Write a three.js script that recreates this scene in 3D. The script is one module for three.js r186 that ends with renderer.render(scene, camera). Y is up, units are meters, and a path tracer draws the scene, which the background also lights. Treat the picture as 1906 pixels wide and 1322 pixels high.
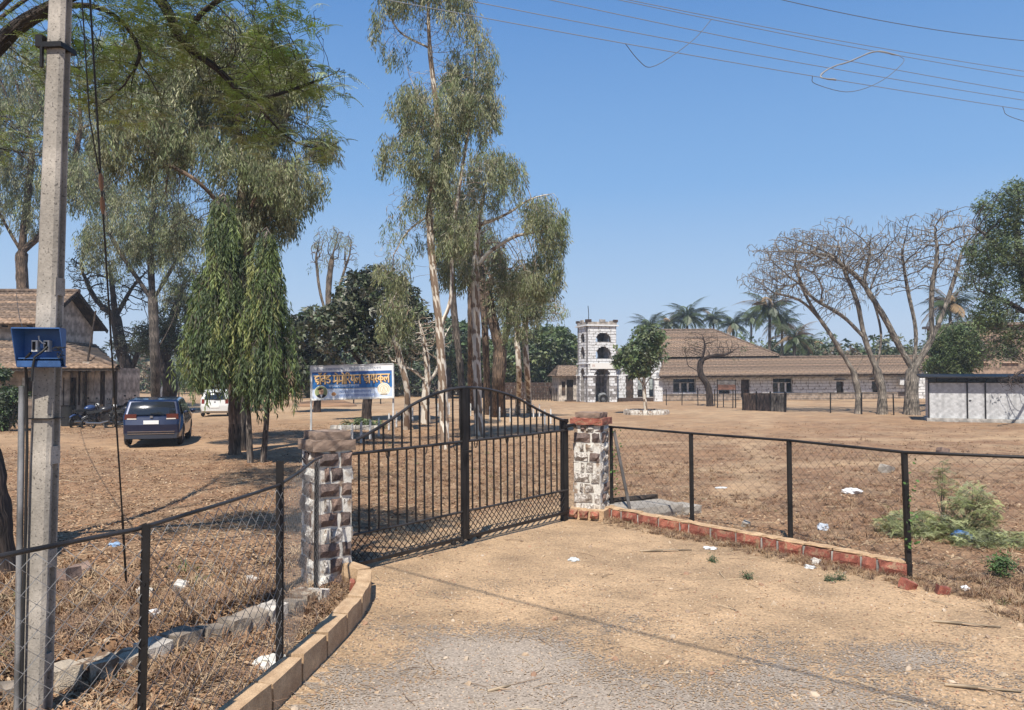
import * as THREE from 'three';
import { mergeGeometries } from 'three/addons/utils/BufferGeometryUtils.js';

// ---------- camera, sky, sun, exposure ----------
const CAM_H = 2.3, FOC = 1467, PITCH = Math.atan(39 / 1467);
const scene = new THREE.Scene();
const camera = new THREE.PerspectiveCamera(2 * Math.atan(661 / FOC) * 180 / Math.PI, 1906 / 1322, 0.1, 3000);
camera.position.set(0, CAM_H, 0);
camera.rotation.set(PITCH, 0, 0);
const renderer = new THREE.WebGLRenderer();
renderer.toneMapping = THREE.LinearToneMapping;
renderer.toneMappingExposure = 1.4;
renderer.shadowMap.enabled = true;
{
  const W = 512, H = 256, data = new Float32Array(W * H * 4);
  const stops = [[-90, .30, .24, .17], [-1, .36, .30, .24], [0, .60, .70, .83], [3, .53, .67, .85], [6, .43, .61, .85], [13.4, .245, .46, .80], [25.5, .128, .305, .66], [50, .075, .20, .50], [90, .05, .15, .42]];
  for (let y = 0; y < H; y++) {
    const el = ((y + .5) / H - .5) * 180;
    let k = 0; while (k < stops.length - 2 && stops[k + 1][0] < el) k++;
    const a = stops[k], b = stops[k + 1], t = Math.min(1, Math.max(0, (el - a[0]) / (b[0] - a[0])));
    for (let x = 0; x < W; x++) {
      const i = (y * W + x) * 4;
      for (let c = 0; c < 3; c++) data[i + c] = (a[c + 1] + (b[c + 1] - a[c + 1]) * t) / 1.4;
      data[i + 3] = 1;
    }
  }
  const sky = new THREE.DataTexture(data, W, H, THREE.RGBAFormat, THREE.FloatType);
  sky.mapping = THREE.EquirectangularReflectionMapping; sky.magFilter = sky.minFilter = THREE.LinearFilter; sky.needsUpdate = true;
  scene.background = sky; scene.environment = sky;
}
const SUN_AZ = 12 * Math.PI / 180, SUN_EL = 56 * Math.PI / 180;   // sun behind the camera, a little to its left
const sun = new THREE.DirectionalLight(new THREE.Color(1, .945, .86), 4.8);
sun.position.set(-Math.sin(SUN_AZ) * Math.cos(SUN_EL) * 100, Math.sin(SUN_EL) * 100, Math.cos(SUN_AZ) * Math.cos(SUN_EL) * 100 - 30);
sun.target.position.set(0, 0, -30); scene.add(sun, sun.target);
sun.castShadow = true; sun.shadow.mapSize.set(4096, 4096);
Object.assign(sun.shadow.camera, { left: -70, right: 70, top: 70, bottom: -70, near: 1, far: 260 });
scene.fog = new THREE.FogExp2(0xc9d6e6, 0.0007);

// ---------- helpers ----------
const V = (x, y, z) => new THREE.Vector3(x, y, z);
const R = d => d * Math.PI / 180;
function rnd(seed) { let a = seed >>> 0; const f = () => { a = a + 0x6D2B79F5 | 0; let t = Math.imul(a ^ a >>> 15, 1 | a); t = t + Math.imul(t ^ t >>> 7, 61 | t) ^ t; return ((t ^ t >>> 14) >>> 0) / 4294967296; }; f.r = (a, b) => a + (b - a) * f(); f.i = n => Math.floor(f() * n); f.s = () => f() * 2 - 1; return f; }
const HASH = (() => { const r = rnd(99), a = new Float32Array(65536); for (let i = 0; i < 65536; i++) a[i] = r(); return a; })();
const hsh = (x, y, s) => HASH[(Math.imul(x, 374761393) + Math.imul(y, 668265263) + Math.imul(s, 974711) ^ Math.imul(x ^ y, 1274126177)) >>> 8 & 65535];
function vn(x, y, per, s) {           // value noise, wraps every `per` cells when per > 0
  let xi = Math.floor(x), yi = Math.floor(y), fx = x - xi, fy = y - yi; fx = fx * fx * (3 - 2 * fx); fy = fy * fy * (3 - 2 * fy);
  let x1 = xi + 1, y1 = yi + 1;
  if (per) { xi = ((xi % per) + per) % per; yi = ((yi % per) + per) % per; x1 = ((x1 % per) + per) % per; y1 = ((y1 % per) + per) % per; }
  const a = hsh(xi, yi, s), b = hsh(x1, yi, s), c = hsh(xi, y1, s), d = hsh(x1, y1, s);
  return a + (b - a) * fx + (c - a) * fy + (a - b - c + d) * fx * fy;
}
function fbm(x, y, per, oct, s) { let v = 0, a = .5, t = 0; for (let o = 0; o < oct; o++) { v += a * vn(x, y, per, s + o * 7); t += a; a *= .5; x *= 2; y *= 2; per *= 2; } return v / t; }
const clamp = (v, a = 0, b = 1) => Math.min(b, Math.max(a, v));
const sst = (a, b, v) => { const t = clamp((v - a) / (b - a)); return t * t * (3 - 2 * t); };
const mix = (a, b, t) => a + (b - a) * t;

// terrain: flat by the gate, a gentle rise towards the school, a shallow drain inside the near fence
const DRAIN = [[-4.6, 4.9], [-3.2, 6.3], [-2.29, 7.8], [-2.0, 8.1]];
function segDist(x, d, pts) { let m = 1e9; for (let i = 0; i + 1 < pts.length; i++) { const [ax, ay] = pts[i], [bx, by] = pts[i + 1], t = clamp(((x - ax) * (bx - ax) + (d - ay) * (by - ay)) / ((bx - ax) ** 2 + (by - ay) ** 2)); m = Math.min(m, Math.hypot(x - ax - t * (bx - ax), d - ay - t * (by - ay))); } return m; }
function groundY(x, z) {
  const d = -z; let y = .011 * Math.max(0, x - 4) * sst(30, 60, d);
  const inside = Math.max(sst(-1.5, -2.6, x), sst(11.5, 14, d), sst(0, 1.4, d - 15 + (x - .9) * 1.45) * sst(1.2, 2.4, x));
  y += (fbm(x * .45 + 31, d * .45 + 7, 0, 3, 5) - .5) * .13 * inside * sst(200, 80, d) + (fbm(x * 3, d * 3, 0, 2, 8) - .5) * mix(.012, .035, inside) * sst(60, 20, d);
  y -= .30 * sst(.3, .12, segDist(x + .18, d - .2, DRAIN)) * sst(-1.9, -2.3, x);
  return y;
}
function ray(px, py) { const u = (px - 953) / FOC, v = (661 - py) / FOC, c = Math.cos(PITCH), s = Math.sin(PITCH); return V(u, v * c + s, -c + v * s); }
function at(px, py, d) { const r = ray(px, py); return V(r.x / -r.z * d, CAM_H + r.y / -r.z * d, -d); }   // point d metres ahead
function gp(px, py) { const r = ray(px, py); let y = 0, p; for (let k = 0; k < 6; k++) { const t = (y - CAM_H) / r.y; p = V(r.x * t, y, r.z * t); y = groundY(p.x, p.z); } p.y = y; return p; }
const onG = (x, d) => V(x, groundY(x, -d), -d);

class MB {                               // collects faces, gives one geometry
  constructor() { this.p = []; this.n = []; this.u = []; this.i = []; }
  v(p, n, u, w) { this.p.push(p.x, p.y, p.z); this.n.push(n.x, n.y, n.z); this.u.push(u, w); return this.p.length / 3 - 1; }
  quad(a, b, c, d, n) {
    if (!n) n = b.clone().sub(a).cross(d.clone().sub(a)).normalize();
    const w = b.distanceTo(a), h = d.distanceTo(a), k = this.v(a, n, a.x + a.z, a.y); this.v(b, n, a.x + a.z + w, a.y); this.v(c, n, a.x + a.z + w, a.y + h); this.v(d, n, a.x + a.z, a.y + h); this.i.push(k, k + 1, k + 2, k, k + 2, k + 3); return this;
  }
  tri(a, b, c) { const n = b.clone().sub(a).cross(c.clone().sub(a)).normalize(), k = this.v(a, n, a.x, a.y); this.v(b, n, b.x, b.y); this.v(c, n, c.x, c.y); this.i.push(k, k + 1, k + 2); return this; }
  hexa(q) { const [a, b, c, d, e, f, g, h] = q; return this.quad(a, b, c, d).quad(f, e, h, g).quad(e, a, d, h).quad(b, f, g, c).quad(d, c, g, h).quad(e, f, b, a); }   // front abcd, back efgh
  box(cx, cy, cz, w, h, d, m) { const q = []; for (const z of [d / 2, -d / 2]) for (const [x, y] of [[-1, -1], [1, -1], [1, 1], [-1, 1]]) { const p = V(cx + x * w / 2, cy + y * h / 2, cz + z); if (m) p.applyMatrix4(m); q.push(p); } return this.hexa(q); }
  bar(a, b, w, t = w, side) {            // square bar between two points
    const ax = b.clone().sub(a).normalize(), s = side ? side.clone() : Math.abs(ax.y) > .9 ? V(1, 0, 0) : V(0, 1, 0).cross(ax).normalize();
    const o = ax.clone().cross(s).normalize(); s.copy(o.clone().cross(ax)); const q = [];
    for (const e of [b, a]) for (const [x, y] of [[-1, -1], [1, -1], [1, 1], [-1, 1]]) q.push(e.clone().addScaledVector(s, x * w / 2).addScaledVector(o, y * t / 2));
    return this.hexa(q);
  }
  tube(pts, rad, sides = 6, bump = 0, seed = 1, cap = false) {
    let t0 = pts[1].clone().sub(pts[0]).normalize(), up = Math.abs(t0.y) > .9 ? V(1, 0, 0) : V(0, 1, 0), nn = up.clone().cross(t0).normalize(), len = 0, base = this.p.length / 3;
    for (let k = 0; k < pts.length; k++) {
      const t = pts[Math.min(k + 1, pts.length - 1)].clone().sub(pts[Math.max(k - 1, 0)]).normalize();
      nn.addScaledVector(t, -nn.dot(t)).normalize(); const bb = t.clone().cross(nn), r = Array.isArray(rad) ? rad[k] : rad;
      if (k) len += pts[k].distanceTo(pts[k - 1]);
      for (let s = 0; s <= sides; s++) {
        const a = s / sides * Math.PI * 2, n = nn.clone().multiplyScalar(Math.cos(a)).addScaledVector(bb, Math.sin(a));
        const rr = bump ? r * (1 + bump * (hsh(s % sides, Math.round(k * .5), seed) - .5)) : r;
        this.v(pts[k].clone().addScaledVector(n, rr), n, s / sides * Math.max(.12, 6.28 * (Array.isArray(rad) ? rad[0] : rad)), len);
        if (k && s) { const q = base + k * (sides + 1) + s; this.i.push(q - sides - 2, q - sides - 1, q, q - sides - 2, q, q - 1); }
      }
    }
    if (cap) for (const e of [0, pts.length - 1]) { const n = pts[e].clone().sub(pts[e ? e - 1 : 1]).normalize(), c = this.v(pts[e], n, 0, 0), st = base + e * (sides + 1); for (let s = 0; s < sides; s++) { const q = []; for (const j of [s, s + 1]) { const z = (st + j) * 3; q.push(this.v(V(this.p[z], this.p[z + 1], this.p[z + 2]), n, .01 * j, .01)); } e ? this.i.push(c, q[0], q[1]) : this.i.push(c, q[1], q[0]); } }
    return this;
  }
  geo() { const g = new THREE.BufferGeometry(); g.setAttribute('position', new THREE.Float32BufferAttribute(this.p, 3)); g.setAttribute('normal', new THREE.Float32BufferAttribute(this.n, 3)); g.setAttribute('uv', new THREE.Float32BufferAttribute(this.u, 2)); g.setIndex(this.i); return g; }
}
const used = {};
const numbered = n => { const k = used[n] = (used[n] ?? -1) + 1; return k ? n + '_' + String(k).padStart(3, '0') : n; };
function thing(name, label, category, pos, turn = 0, group) {
  const o = new THREE.Group(); o.name = numbered(name); o.position.copy(pos || V(0, 0, 0)); o.rotation.y = turn; o.userData = { label, category }; if (group) o.userData.group = group; scene.add(o); return o;
}
function part(parent, name, geo, mat, kind) { const m = new THREE.Mesh(geo.geo ? geo.geo() : geo, mat); m.name = name; if (kind) m.userData.kind = kind; parent.add(m); return m; }
function structure(name, geo, mat, label) { const m = part(scene, numbered(name), geo, mat, 'structure'); m.userData.label = label; m.userData.category = name.replace(/_/g, ' '); return m; }
function stuff(name, label, category, geo, mat, list, colors) {     // list: matrices
  const m = new THREE.InstancedMesh(geo.geo ? geo.geo() : geo, mat, list.length); m.name = numbered(name);
  list.forEach((x, i) => { m.setMatrixAt(i, x); if (colors) m.setColorAt(i, colors[i]); }); m.userData = { kind: 'stuff', label, category }; return m;
}
const mtx = (p, ry = 0, s = 1, rx = 0, rz = 0) => new THREE.Matrix4().compose(p, new THREE.Quaternion().setFromEuler(new THREE.Euler(rx, ry, rz, 'YXZ')), typeof s === 'number' ? V(s, s, s) : s);

// ---------- textures and materials ----------
function tex(n, fn, srgb = true, ny = n) {
  const d = new Uint8Array(n * ny * 4);
  for (let y = 0; y < ny; y++) for (let x = 0; x < n; x++) { const c = fn(x / n, y / ny), i = (y * n + x) * 4; if (typeof c === 'number') d[i] = d[i + 1] = d[i + 2] = clamp(c) * 255; else for (let k = 0; k < 3; k++) d[i + k] = clamp(c[k]) * 255; d[i + 3] = c.length > 3 ? clamp(c[3]) * 255 : 255; }
  const t = new THREE.DataTexture(d, n, ny); t.wrapS = t.wrapT = THREE.RepeatWrapping; t.magFilter = THREE.LinearFilter; t.minFilter = THREE.LinearMipmapLinearFilter; t.generateMipmaps = true; if (srgb) t.colorSpace = THREE.SRGBColorSpace; t.needsUpdate = true; return t;
}
const rep = (t, rx, ry = rx) => { const c = t.clone(); c.repeat.set(rx, ry); c.needsUpdate = true; return c; };
const lin = (r, g, b) => new THREE.Color().setRGB(r, g, b);
const M = (c, rough = .85, o = {}) => new THREE.MeshStandardMaterial({ color: Array.isArray(c) ? lin(...c) : c, roughness: rough, side: THREE.DoubleSide, ...o });
const T = {};
T.grain = tex(512, (u, v) => .86 + (fbm(u * 8, v * 8, 8, 3, 1) - .5) * .3 + (vn(u * 256, v * 256, 256, 4) - .5) * .16);
T.blotch = tex(512, (u, v) => { const a = fbm(u * 4, v * 4, 4, 5, 11); return .80 + (a - .5) * .75 + (vn(u * 200, v * 200, 200, 3) - .5) * .08; });
T.bark = tex(512, (u, v) => { const a = fbm(u * 28 + fbm(u * 4, v * 4, 4, 2, 2) * 0, v * 5, 0, 4, 21), b = fbm(u * 4, v * 3, 4, 3, 25); return .62 + (a - .5) * .9 + (b - .5) * .5; });
T.barkH = tex(256, (u, v) => fbm(u * 24, v * 5, 0, 4, 21), false);
T.fineH = tex(512, (u, v) => .5 * vn(u * 128, v * 128, 128, 41) + .5 * fbm(u * 24, v * 24, 24, 3, 43), false);
T.pale = tex(512, (u, v) => { const a = fbm(u * 3, v * 2, 3, 4, 61), b = fbm(u * 14, v * 4, 14, 3, 67), s = sst(.5, .62, a + (b - .5) * .3); return [mix(.86, .50, s), mix(.83, .42, s), mix(.78, .35, s)].map(c => c + (b - .5) * .2); });
T.whitewash = tex(512, (u, v) => {       // basalt with smears of lime wash
  const a = fbm(u * 6, v * 6, 6, 4, 71), b = fbm(u * 40, v * 40, 40, 3, 75), s = sst(.42, .74, a + (b - .5) * .6) * .72; return [mix(.50, .83, s), mix(.46, .81, s), mix(.42, .78, s)].map(c => c * (1 + (b - .5) * .35));
});
T.basalt = tex(512, (u, v) => { const a = fbm(u * 5, v * 5, 5, 4, 81), b = fbm(u * 60, v * 60, 60, 2, 85); return [.44 + (a - .5) * .3, .37 + (a - .5) * .24, .335 + (a - .5) * .2].map(c => c * (1 + (b - .5) * .5)); });
T.lime = tex(512, (u, v) => { const a = fbm(u * 5, v * 5, 5, 5, 91), b = fbm(u * 50, v * 50, 50, 2, 95), s = sst(.56, .7, a); return [mix(.82, .55, s), mix(.80, .47, s), mix(.76, .40, s)].map(c => c * (1 + (b - .5) * .2)); });
T.limeFar = tex(512, (u, v) => { const a = fbm(u * 7, v * 7, 7, 5, 191), b = fbm(u * 50, v * 50, 50, 2, 195), s = sst(.60, .74, a); return [mix(.85, .60, s), mix(.85, .585, s), mix(.84, .56, s)].map(c => c * (1 + (b - .5) * .14)); });
T.brick = tex(512, (u, v) => { const a = fbm(u * 6, v * 6, 6, 4, 101), b = fbm(u * 80, v * 80, 80, 2, 105), s = sst(.8, .9, vn(u * 90, v * 90, 90, 107)), q = sst(.5, .72, fbm(u * 14, v * 14, 14, 3, 109)) * .75; return [mix(.70, .72, q) + (a - .5) * .3, mix(.39, .57, q) + (a - .5) * .25, mix(.31, .44, q) + (a - .5) * .2].map(c => c * (1 + (b - .5) * .35) * (1 - s * .5)); });
T.buff = tex(512, (u, v) => { const a = fbm(u * 6, v * 6, 6, 4, 111), b = fbm(u * 90, v * 90, 90, 2, 115); return [.70 + (a - .5) * .2, .585 + (a - .5) * .2, .455 + (a - .5) * .18].map(c => c * (1 + (b - .5) * .3)); });
T.concrete = tex(512, (u, v) => { const a = fbm(u * 4, v * 4, 4, 5, 121), b = fbm(u * 70, v * 70, 70, 2, 125), p = sst(.83, .9, vn(u * 110, v * 110, 110, 128)); return [.67 + (a - .5) * .3, .645 + (a - .5) * .29, .61 + (a - .5) * .28].map(c => c * (1 + (b - .5) * .16) * (1 - p * .35)); });
T.tile = tex(512, (u, v) => { const a = fbm(u * 9, v * 5, 0, 4, 131), b = fbm(u * 60, v * 60, 60, 2, 135); return [.45 + (a - .5) * .44, .382 + (a - .5) * .39, .322 + (a - .5) * .35].map(c => c * (1 + (b - .5) * .35)); });
const bump = (t, s, o = {}) => ({ bumpMap: t, bumpScale: s, ...o });
const MT = {
  iron: M([.028, .024, .022], .55, { metalness: .3, map: T.blotch, ...bump(T.fineH, .0006) }),
  rail: M([.09, .08, .075], .45, { metalness: .55, map: T.blotch }),
  wire: M([.30, .29, .28], .55, { metalness: .3 }),
  wireDark: M([.07, .065, .06], .6, { metalness: .3 }),
  concrete: M([.86, .83, .79], .9, { map: T.concrete, ...bump(T.fineH, .002) }),
  basalt: [0, 1, 2].map(i => M([[.95, .97, 1.0], [.72, .74, .77], [1.1, 1.08, 1.05]][i], .9, { map: T.basalt, ...bump(T.fineH, .006) })),
  washed: M([1, 1, 1], .92, { map: T.whitewash, ...bump(T.fineH, .005) }),
  lime: M([.95, .95, .95], .92, { map: T.lime, ...bump(T.fineH, .004) }),
  mortar: M([.62, .58, .52], .95, { map: T.blotch, ...bump(T.fineH, .004) }),
  brick: [0, 1, 2].map(i => M([[.66, .76, .80], [.56, .62, .65], [.74, .86, .86]][i], .95, { map: T.brick, ...bump(T.fineH, .004) })),
  buff: M([1, 1, 1], .95, { map: T.buff, ...bump(T.fineH, .004) }),
  plaster: M([.72, .63, .53], .95, { map: T.blotch }),
  tile: [0, 1, 2, 3, 4].map(i => M([[1, 1, 1], [.74, .72, .72], [1.2, 1.12, 1.04], [.58, .58, .6], [.88, .86, .84]][i], .92, { map: T.tile, ...bump(T.fineH, .006) })),
  dark: M([.016, .014, .013], .9),
  wood: M([.14, .095, .065], .9, { map: T.bark }),
  white: M([.76, .76, .74], .6, { map: T.grain }),
  black: M([.012, .012, .012], .6),
  glass: new THREE.MeshPhysicalMaterial({ color: lin(.72, .76, .76), roughness: .06, transmission: 1, thickness: 0, side: THREE.DoubleSide }),
  barkBrown: M([.38, .26, .175], .95, { map: T.bark, bumpMap: T.barkH, bumpScale: .02 }),
  barkGrey: M([.30, .245, .20], .95, { map: T.bark, bumpMap: T.barkH, bumpScale: .012 }),
  barkDark: M([.14, .10, .08], .95, { map: T.bark, bumpMap: T.barkH, bumpScale: .02 }),
  barkPale: M([.86, .84, .80], .85, { map: T.pale }),
  barkTan: M([.46, .355, .26], .92, { map: T.bark, bumpMap: T.barkH, bumpScale: .015 }),
};
// ---------- ground ----------
const zoneN = (x, d, s, k = 9) => fbm(x * s, d * s, 0, 4, k) - .5;
const FENCE_R = [[1.5, 13.4], [1.67, 13.2], [2.7, 11.84], [3.81, 10.8], [4.52, 9.0], [5.6, 8.4], [9, 6.5]];
function inRight(x, d) { let b = 13.6; for (let i = 0; i + 1 < FENCE_R.length; i++) if (x >= FENCE_R[i][0] && x <= FENCE_R[i + 1][0]) b = mix(FENCE_R[i][1], FENCE_R[i + 1][1], (x - FENCE_R[i][0]) / (FENCE_R[i + 1][0] - FENCE_R[i][0])); if (x > 9) b = 6.5; return x > 1.4 ? d - b : -1; }
function zones(x, d) {                     // [litter, scrub, track]
  const n = zoneN(x, d, .5), n2 = zoneN(x, d, .16, 17);
  const left = sst(-1.55, -1.95, x + n * .3);
  const gl = d - (9.2 + (x + 1.9) * 1.225);
  let litter = left * sst(48, 30, d + n2 * 30);
  litter = Math.max(litter, sst(.4, 3.5, gl + n * 4) * sst(3.2, .8, x - (d - 12) * .12 + n * 3) * sst(34, 22, d + n2 * 26) * .85);
  const drive = sst(3.2, 1.6, Math.abs(d - 27 + (x + 12) * .22 + n * 3)) * sst(-5.5, -8, x + n * 3);
  litter *= 1 - drive * .85;
  const scrub = sst(-.2, .5, inRight(x, d) + n * .5) * sst(40, 26, d - x * .55 + n2 * 34);
  const track = Math.max(sst(.75, .2, Math.abs(d - 18.6 - x * .22 + n * 1.6)), sst(.9, .25, Math.abs(d - 27 - x * .1 + n * 2)), sst(.6, .2, Math.abs(x - 4.2 - (d - 14) * .32 + n * 1.2)) * sst(13, 15, d)) * sst(2, 4, x);
  return [litter, scrub * (1 - .8 * track), Math.max(drive, 0), n, n2];
}
{
  const xs = [0], ds = [-14, -10, -7, -4, -2, 0, 1.5, 2.5];
  for (let x = 0; x < 900;) { x += Math.max(.075, x * .024); xs.push(x); }
  const X = [...xs.slice(1).reverse().map(v => -v), ...xs];
  for (let d = 3.2; d < 1500;) { ds.push(d); d += Math.max(.075, (d - 6) * .02); }
  const nx = X.length, nz = ds.length, pos = new Float32Array(nx * nz * 3), col = new Float32Array(nx * nz * 3), uv = new Float32Array(nx * nz * 2), idx = [];
  for (let j = 0; j < nz; j++) for (let i = 0; i < nx; i++) {
    const x = X[i], d = ds[j], k = j * nx + i; pos[k * 3] = x; pos[k * 3 + 1] = groundY(x, -d); pos[k * 3 + 2] = -d; uv[k * 2] = x / 4; uv[k * 2 + 1] = d / 4;
    const [li, sc, dr, n, n2] = zones(x, d), f = fbm(x * 1.7, d * 1.7, 0, 3, 23) - .5, g = fbm(x * .06, d * .06, 0, 3, 37) - .5;
    let c = [.555, .372, .213];
    const to = (q, w) => { c = c.map((v, m) => mix(v, q[m], w)); };
    to([.315, .175, .09], sc * clamp(.80 + f * 1.6 + n2 * .7)); to([.325, .182, .093], li * clamp(.78 + f * 1.2)); to([.53, .32, .17], dr * .6);
    to([.40, .235, .12], sst(-.06, .2, n2 + f * .4) * .75 * sst(16, 26, d) * sst(300, 70, d)); to([.62, .41, .225], sst(.05, .3, -n2) * .5 * sst(20, 30, d));
    to([.40, .30, .17], sst(110, 200, d) * .6);
    const k2 = 1 + f * .30 + g * .22; for (let m = 0; m < 3; m++) col[k * 3 + m] = c[m] * k2;
    if (i && j) idx.push(k - nx - 1, k - nx, k, k - nx - 1, k, k - 1);
  }
  const g = new THREE.BufferGeometry(); g.setAttribute('position', new THREE.BufferAttribute(pos, 3)); g.setAttribute('color', new THREE.BufferAttribute(col, 3)); g.setAttribute('uv', new THREE.BufferAttribute(uv, 2)); g.setIndex(idx); g.computeVertexNormals();
  const dirt = tex(1024, (u, v) => { const a = fbm(u * 10, v * 10, 10, 4, 201), b = vn(u * 300, v * 300, 300, 203), c = vn(u * 130, v * 130, 130, 207), p = sst(.86, .93, c), q = sst(.88, .95, vn(u * 90 + .5, v * 200, 0, 209)); const t = .83 + (a - .5) * .28 + (b - .5) * .24; return [t + p * .12 - q * .22, t + p * .1 - q * .24, t + p * .1 - q * .25]; });
  const dirtH = tex(1024, (u, v) => .55 * fbm(u * 30, v * 30, 30, 3, 211) + .3 * vn(u * 170, v * 170, 170, 213) + .3 * sst(.82, .95, vn(u * 130, v * 130, 130, 207)), false);
  structure('ground', g, M([1, 1, 1], 1, { vertexColors: true, map: dirt, bumpMap: dirtH, bumpScale: .022 }), 'dry tan and brown earth of the school grounds');
}
// the worn asphalt road, breaking up into dust towards the gate
{
  const roadTex = tex(2048, (u, v) => {
    const x = -7 + u * 22, d = 9 - v * 10.5;   // metres
    const n = fbm(x * .9, d * .9, 0, 4, 301) - .5, f = fbm(x * 7, d * 7, 0, 3, 305), g = HASH[(Math.floor(u * 2048) * 7919 + Math.floor(v * 2048) * 104729) & 65535], h = vn(x * 95, d * 95, 0, 311);
    const edge = 7.7 - Math.max(0, x - 1.2) * .75 + n * 4.2 + (fbm(x * .45 + 3, d * .7, 0, 3, 331) - .5) * 5.5;
    const cover = sst(-2.6, 3.2, edge - d) * .86;              // how much asphalt shows through the dust
    const a = h * .5 + g * .3 + f * .2 < .14 + cover * .62 && cover > .02 ? 1 : 0;
    const s = .60 + (h - .5) * .2 + (g - .5) * .2 + (f - .5) * .1, w = g > .9 ? .1 : 0;
    return [s * 1.03 + w, s * .935 + w, s * .83 + w, a];
  });
  roadTex.wrapS = roadTex.wrapT = THREE.ClampToEdgeWrapping;
  const mb = new MB(), n = 110, m = 52;
  for (let j = 0; j <= m; j++) for (let i = 0; i <= n; i++) { const x = -7 + 22 * i / n, d = 9 - 10.5 * j / m; mb.v(V(x, groundY(x, -d) + .007, -d), V(0, 1, 0), i / n, j / m); if (i && j) { const k = j * (n + 1) + i; mb.i.push(k - n - 2, k - 1, k, k - n - 2, k, k - n - 1); } }
  // keep the sheet on the road side of the kerb
  const ok = []; for (let t = 0; t < mb.i.length; t += 3) { let cx = 0, cd = 0; for (let q = 0; q < 3; q++) { cx += mb.p[mb.i[t + q] * 3] / 3; cd -= mb.p[mb.i[t + q] * 3 + 2] / 3; } if (cx > -1.52 - (cd < 5.4 ? (5.4 - cd) * .25 : 0) && inRight(cx, cd) < -.4) ok.push(mb.i[t], mb.i[t + 1], mb.i[t + 2]); } mb.i = ok;
  structure('road', mb, M([1, 1, 1], .97, { map: roadTex, transparent: true, alphaTest: .5, ...bump(T.fineH, 0) }), 'worn grey asphalt road edge dusted over with earth');
}
// ---------- rubble stone gate pillars ----------
function stoneGeo(w, h, d, seed) {       // a rough-faced block, front towards +z
  const g = new THREE.BoxGeometry(w, h, d, 3, 2, 1), p = g.attributes.position, r = rnd(seed);
  const j = {}; const q = (x, y, z) => { const k = [x, y, z].map(v => v.toFixed(3)).join(); return j[k] || (j[k] = [r.s(), r.s(), r()]); };
  for (let i = 0; i < p.count; i++) {
    const x = p.getX(i), y = p.getY(i), z = p.getZ(i), n = q(x, y, z), edge = Math.max(Math.abs(x) / (w / 2), Math.abs(y) / (h / 2));
    p.setXYZ(i, x + n[0] * .012 - (edge > .9 ? Math.sign(x) * .006 : 0), y + n[1] * .009, z + (z > 0 ? (edge < .9 ? .012 + n[2] * .03 : n[2] * .010 - .006) : 0));
  }
  const u = g.attributes.uv, o = r() * 5; for (let i = 0; i < u.count; i++) u.setXY(i, o + u.getX(i) * w * 1.6, o + u.getY(i) * h * 1.6);
  g.computeVertexNormals(); return g.toNonIndexed ? (() => { const f = g.toNonIndexed(); f.computeVertexNormals(); return f; })() : g;
}
function pillar(name, label, pos, turn, s, bodyH, washed, seed) {
  const t = thing(name, label, 'gate pillar', pos, turn), r = rnd(seed);
  const mc = new MB(); mc.box(0, bodyH / 2 - .05, 0, s - .024, bodyH + .1, s - .024); part(t, 'mortar_core', mc, MT.lime);
  const dep = .1; let y = -.06, k = 0;
  while (y < bodyH - .05) {
    const h = Math.min(r.r(.145, .185), bodyH - y); if (bodyH - y - h < .07) { }
    for (let f = 0; f < 4; f++) {
      const full = (f + k) % 2 === 0, W = full ? s : s - 2 * dep - .01, n = full ? 2 : 2; let cut = k % 2 ? r.r(.28, .45) : r.r(.55, .72), x = -W / 2;
      for (let q = 0; q < n; q++) {
        const w = q ? W * (1 - cut) : W * cut, a = f * Math.PI / 2;
        const st = part(t, 'stone', stoneGeo(Math.max(.06, w - .026), h - .026, dep, seed * 100 + k * 9 + f * 2 + q), r() < washed ? MT.washed : r() < .12 ? MT.lime : MT.basalt[r.i(3)]);
        const off = s / 2 - dep / 2 + r.r(-.006, .008), lx = x + w / 2;
        st.position.set(Math.sin(a) * off + Math.cos(a) * lx, y + h / 2, Math.cos(a) * off - Math.sin(a) * lx); st.rotation.y = a; x += w;
      }
    }
    y += h; k++;
  }
  return t;
}
function capSlab(t, name, y, w, h, mat, seed, d = w) { const g = new THREE.BoxGeometry(w, h, d, 6, 2, 6), p = g.attributes.position, r = rnd(seed), jj = {}; for (let i = 0; i < p.count; i++) { const k = [p.getX(i), p.getY(i), p.getZ(i)].map(v => v.toFixed(3)).join(), n = jj[k] || (jj[k] = [r.s(), r.s(), r.s()]); p.setXYZ(i, p.getX(i) * (1 - (Math.abs(p.getY(i)) > h * .4 ? .012 : 0)) + n[0] * .006, p.getY(i) + n[1] * .006, p.getZ(i) + n[2] * .006); } const f = g.toNonIndexed(); const u = f.attributes.uv; for (let i = 0; i < u.count; i++) u.setXY(i, u.getX(i) * w * 1.4, u.getY(i) * h * 3); f.computeVertexNormals(); const m = part(t, name, f, mat); m.position.y = y; return m; }
const capStone = M([.36, .255, .19], .95, { map: T.blotch, ...bump(T.fineH, .006) });
const PL = V(-2.10, 0, -8.96), PR = V(1.30, 0, -12.95);
const pillarL = pillar('gate_pillar', 'rubble stone gate pillar with chain link wrapped round its side, beside the utility pole', PL, R(33.5), .45, 1.47, .30, 3);
capSlab(pillarL, 'cap_slab', 1.53, .50, .115, capStone, 5); capSlab(pillarL, 'cap_stone', 1.635, .40, .09, capStone, 6);
const pillarR = pillar('gate_pillar', 'whitewashed stone gate pillar with red brick cap, where the straight fence begins', PR, R(-24), .47, 1.50, .8, 8);
capSlab(pillarR, 'cap_slab', 1.565, .55, .105, MT.brick[0], 9); capSlab(pillarR, 'cap_stone', 1.665, .42, .085, capStone, 10);
const BP = rnd(4);
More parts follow.
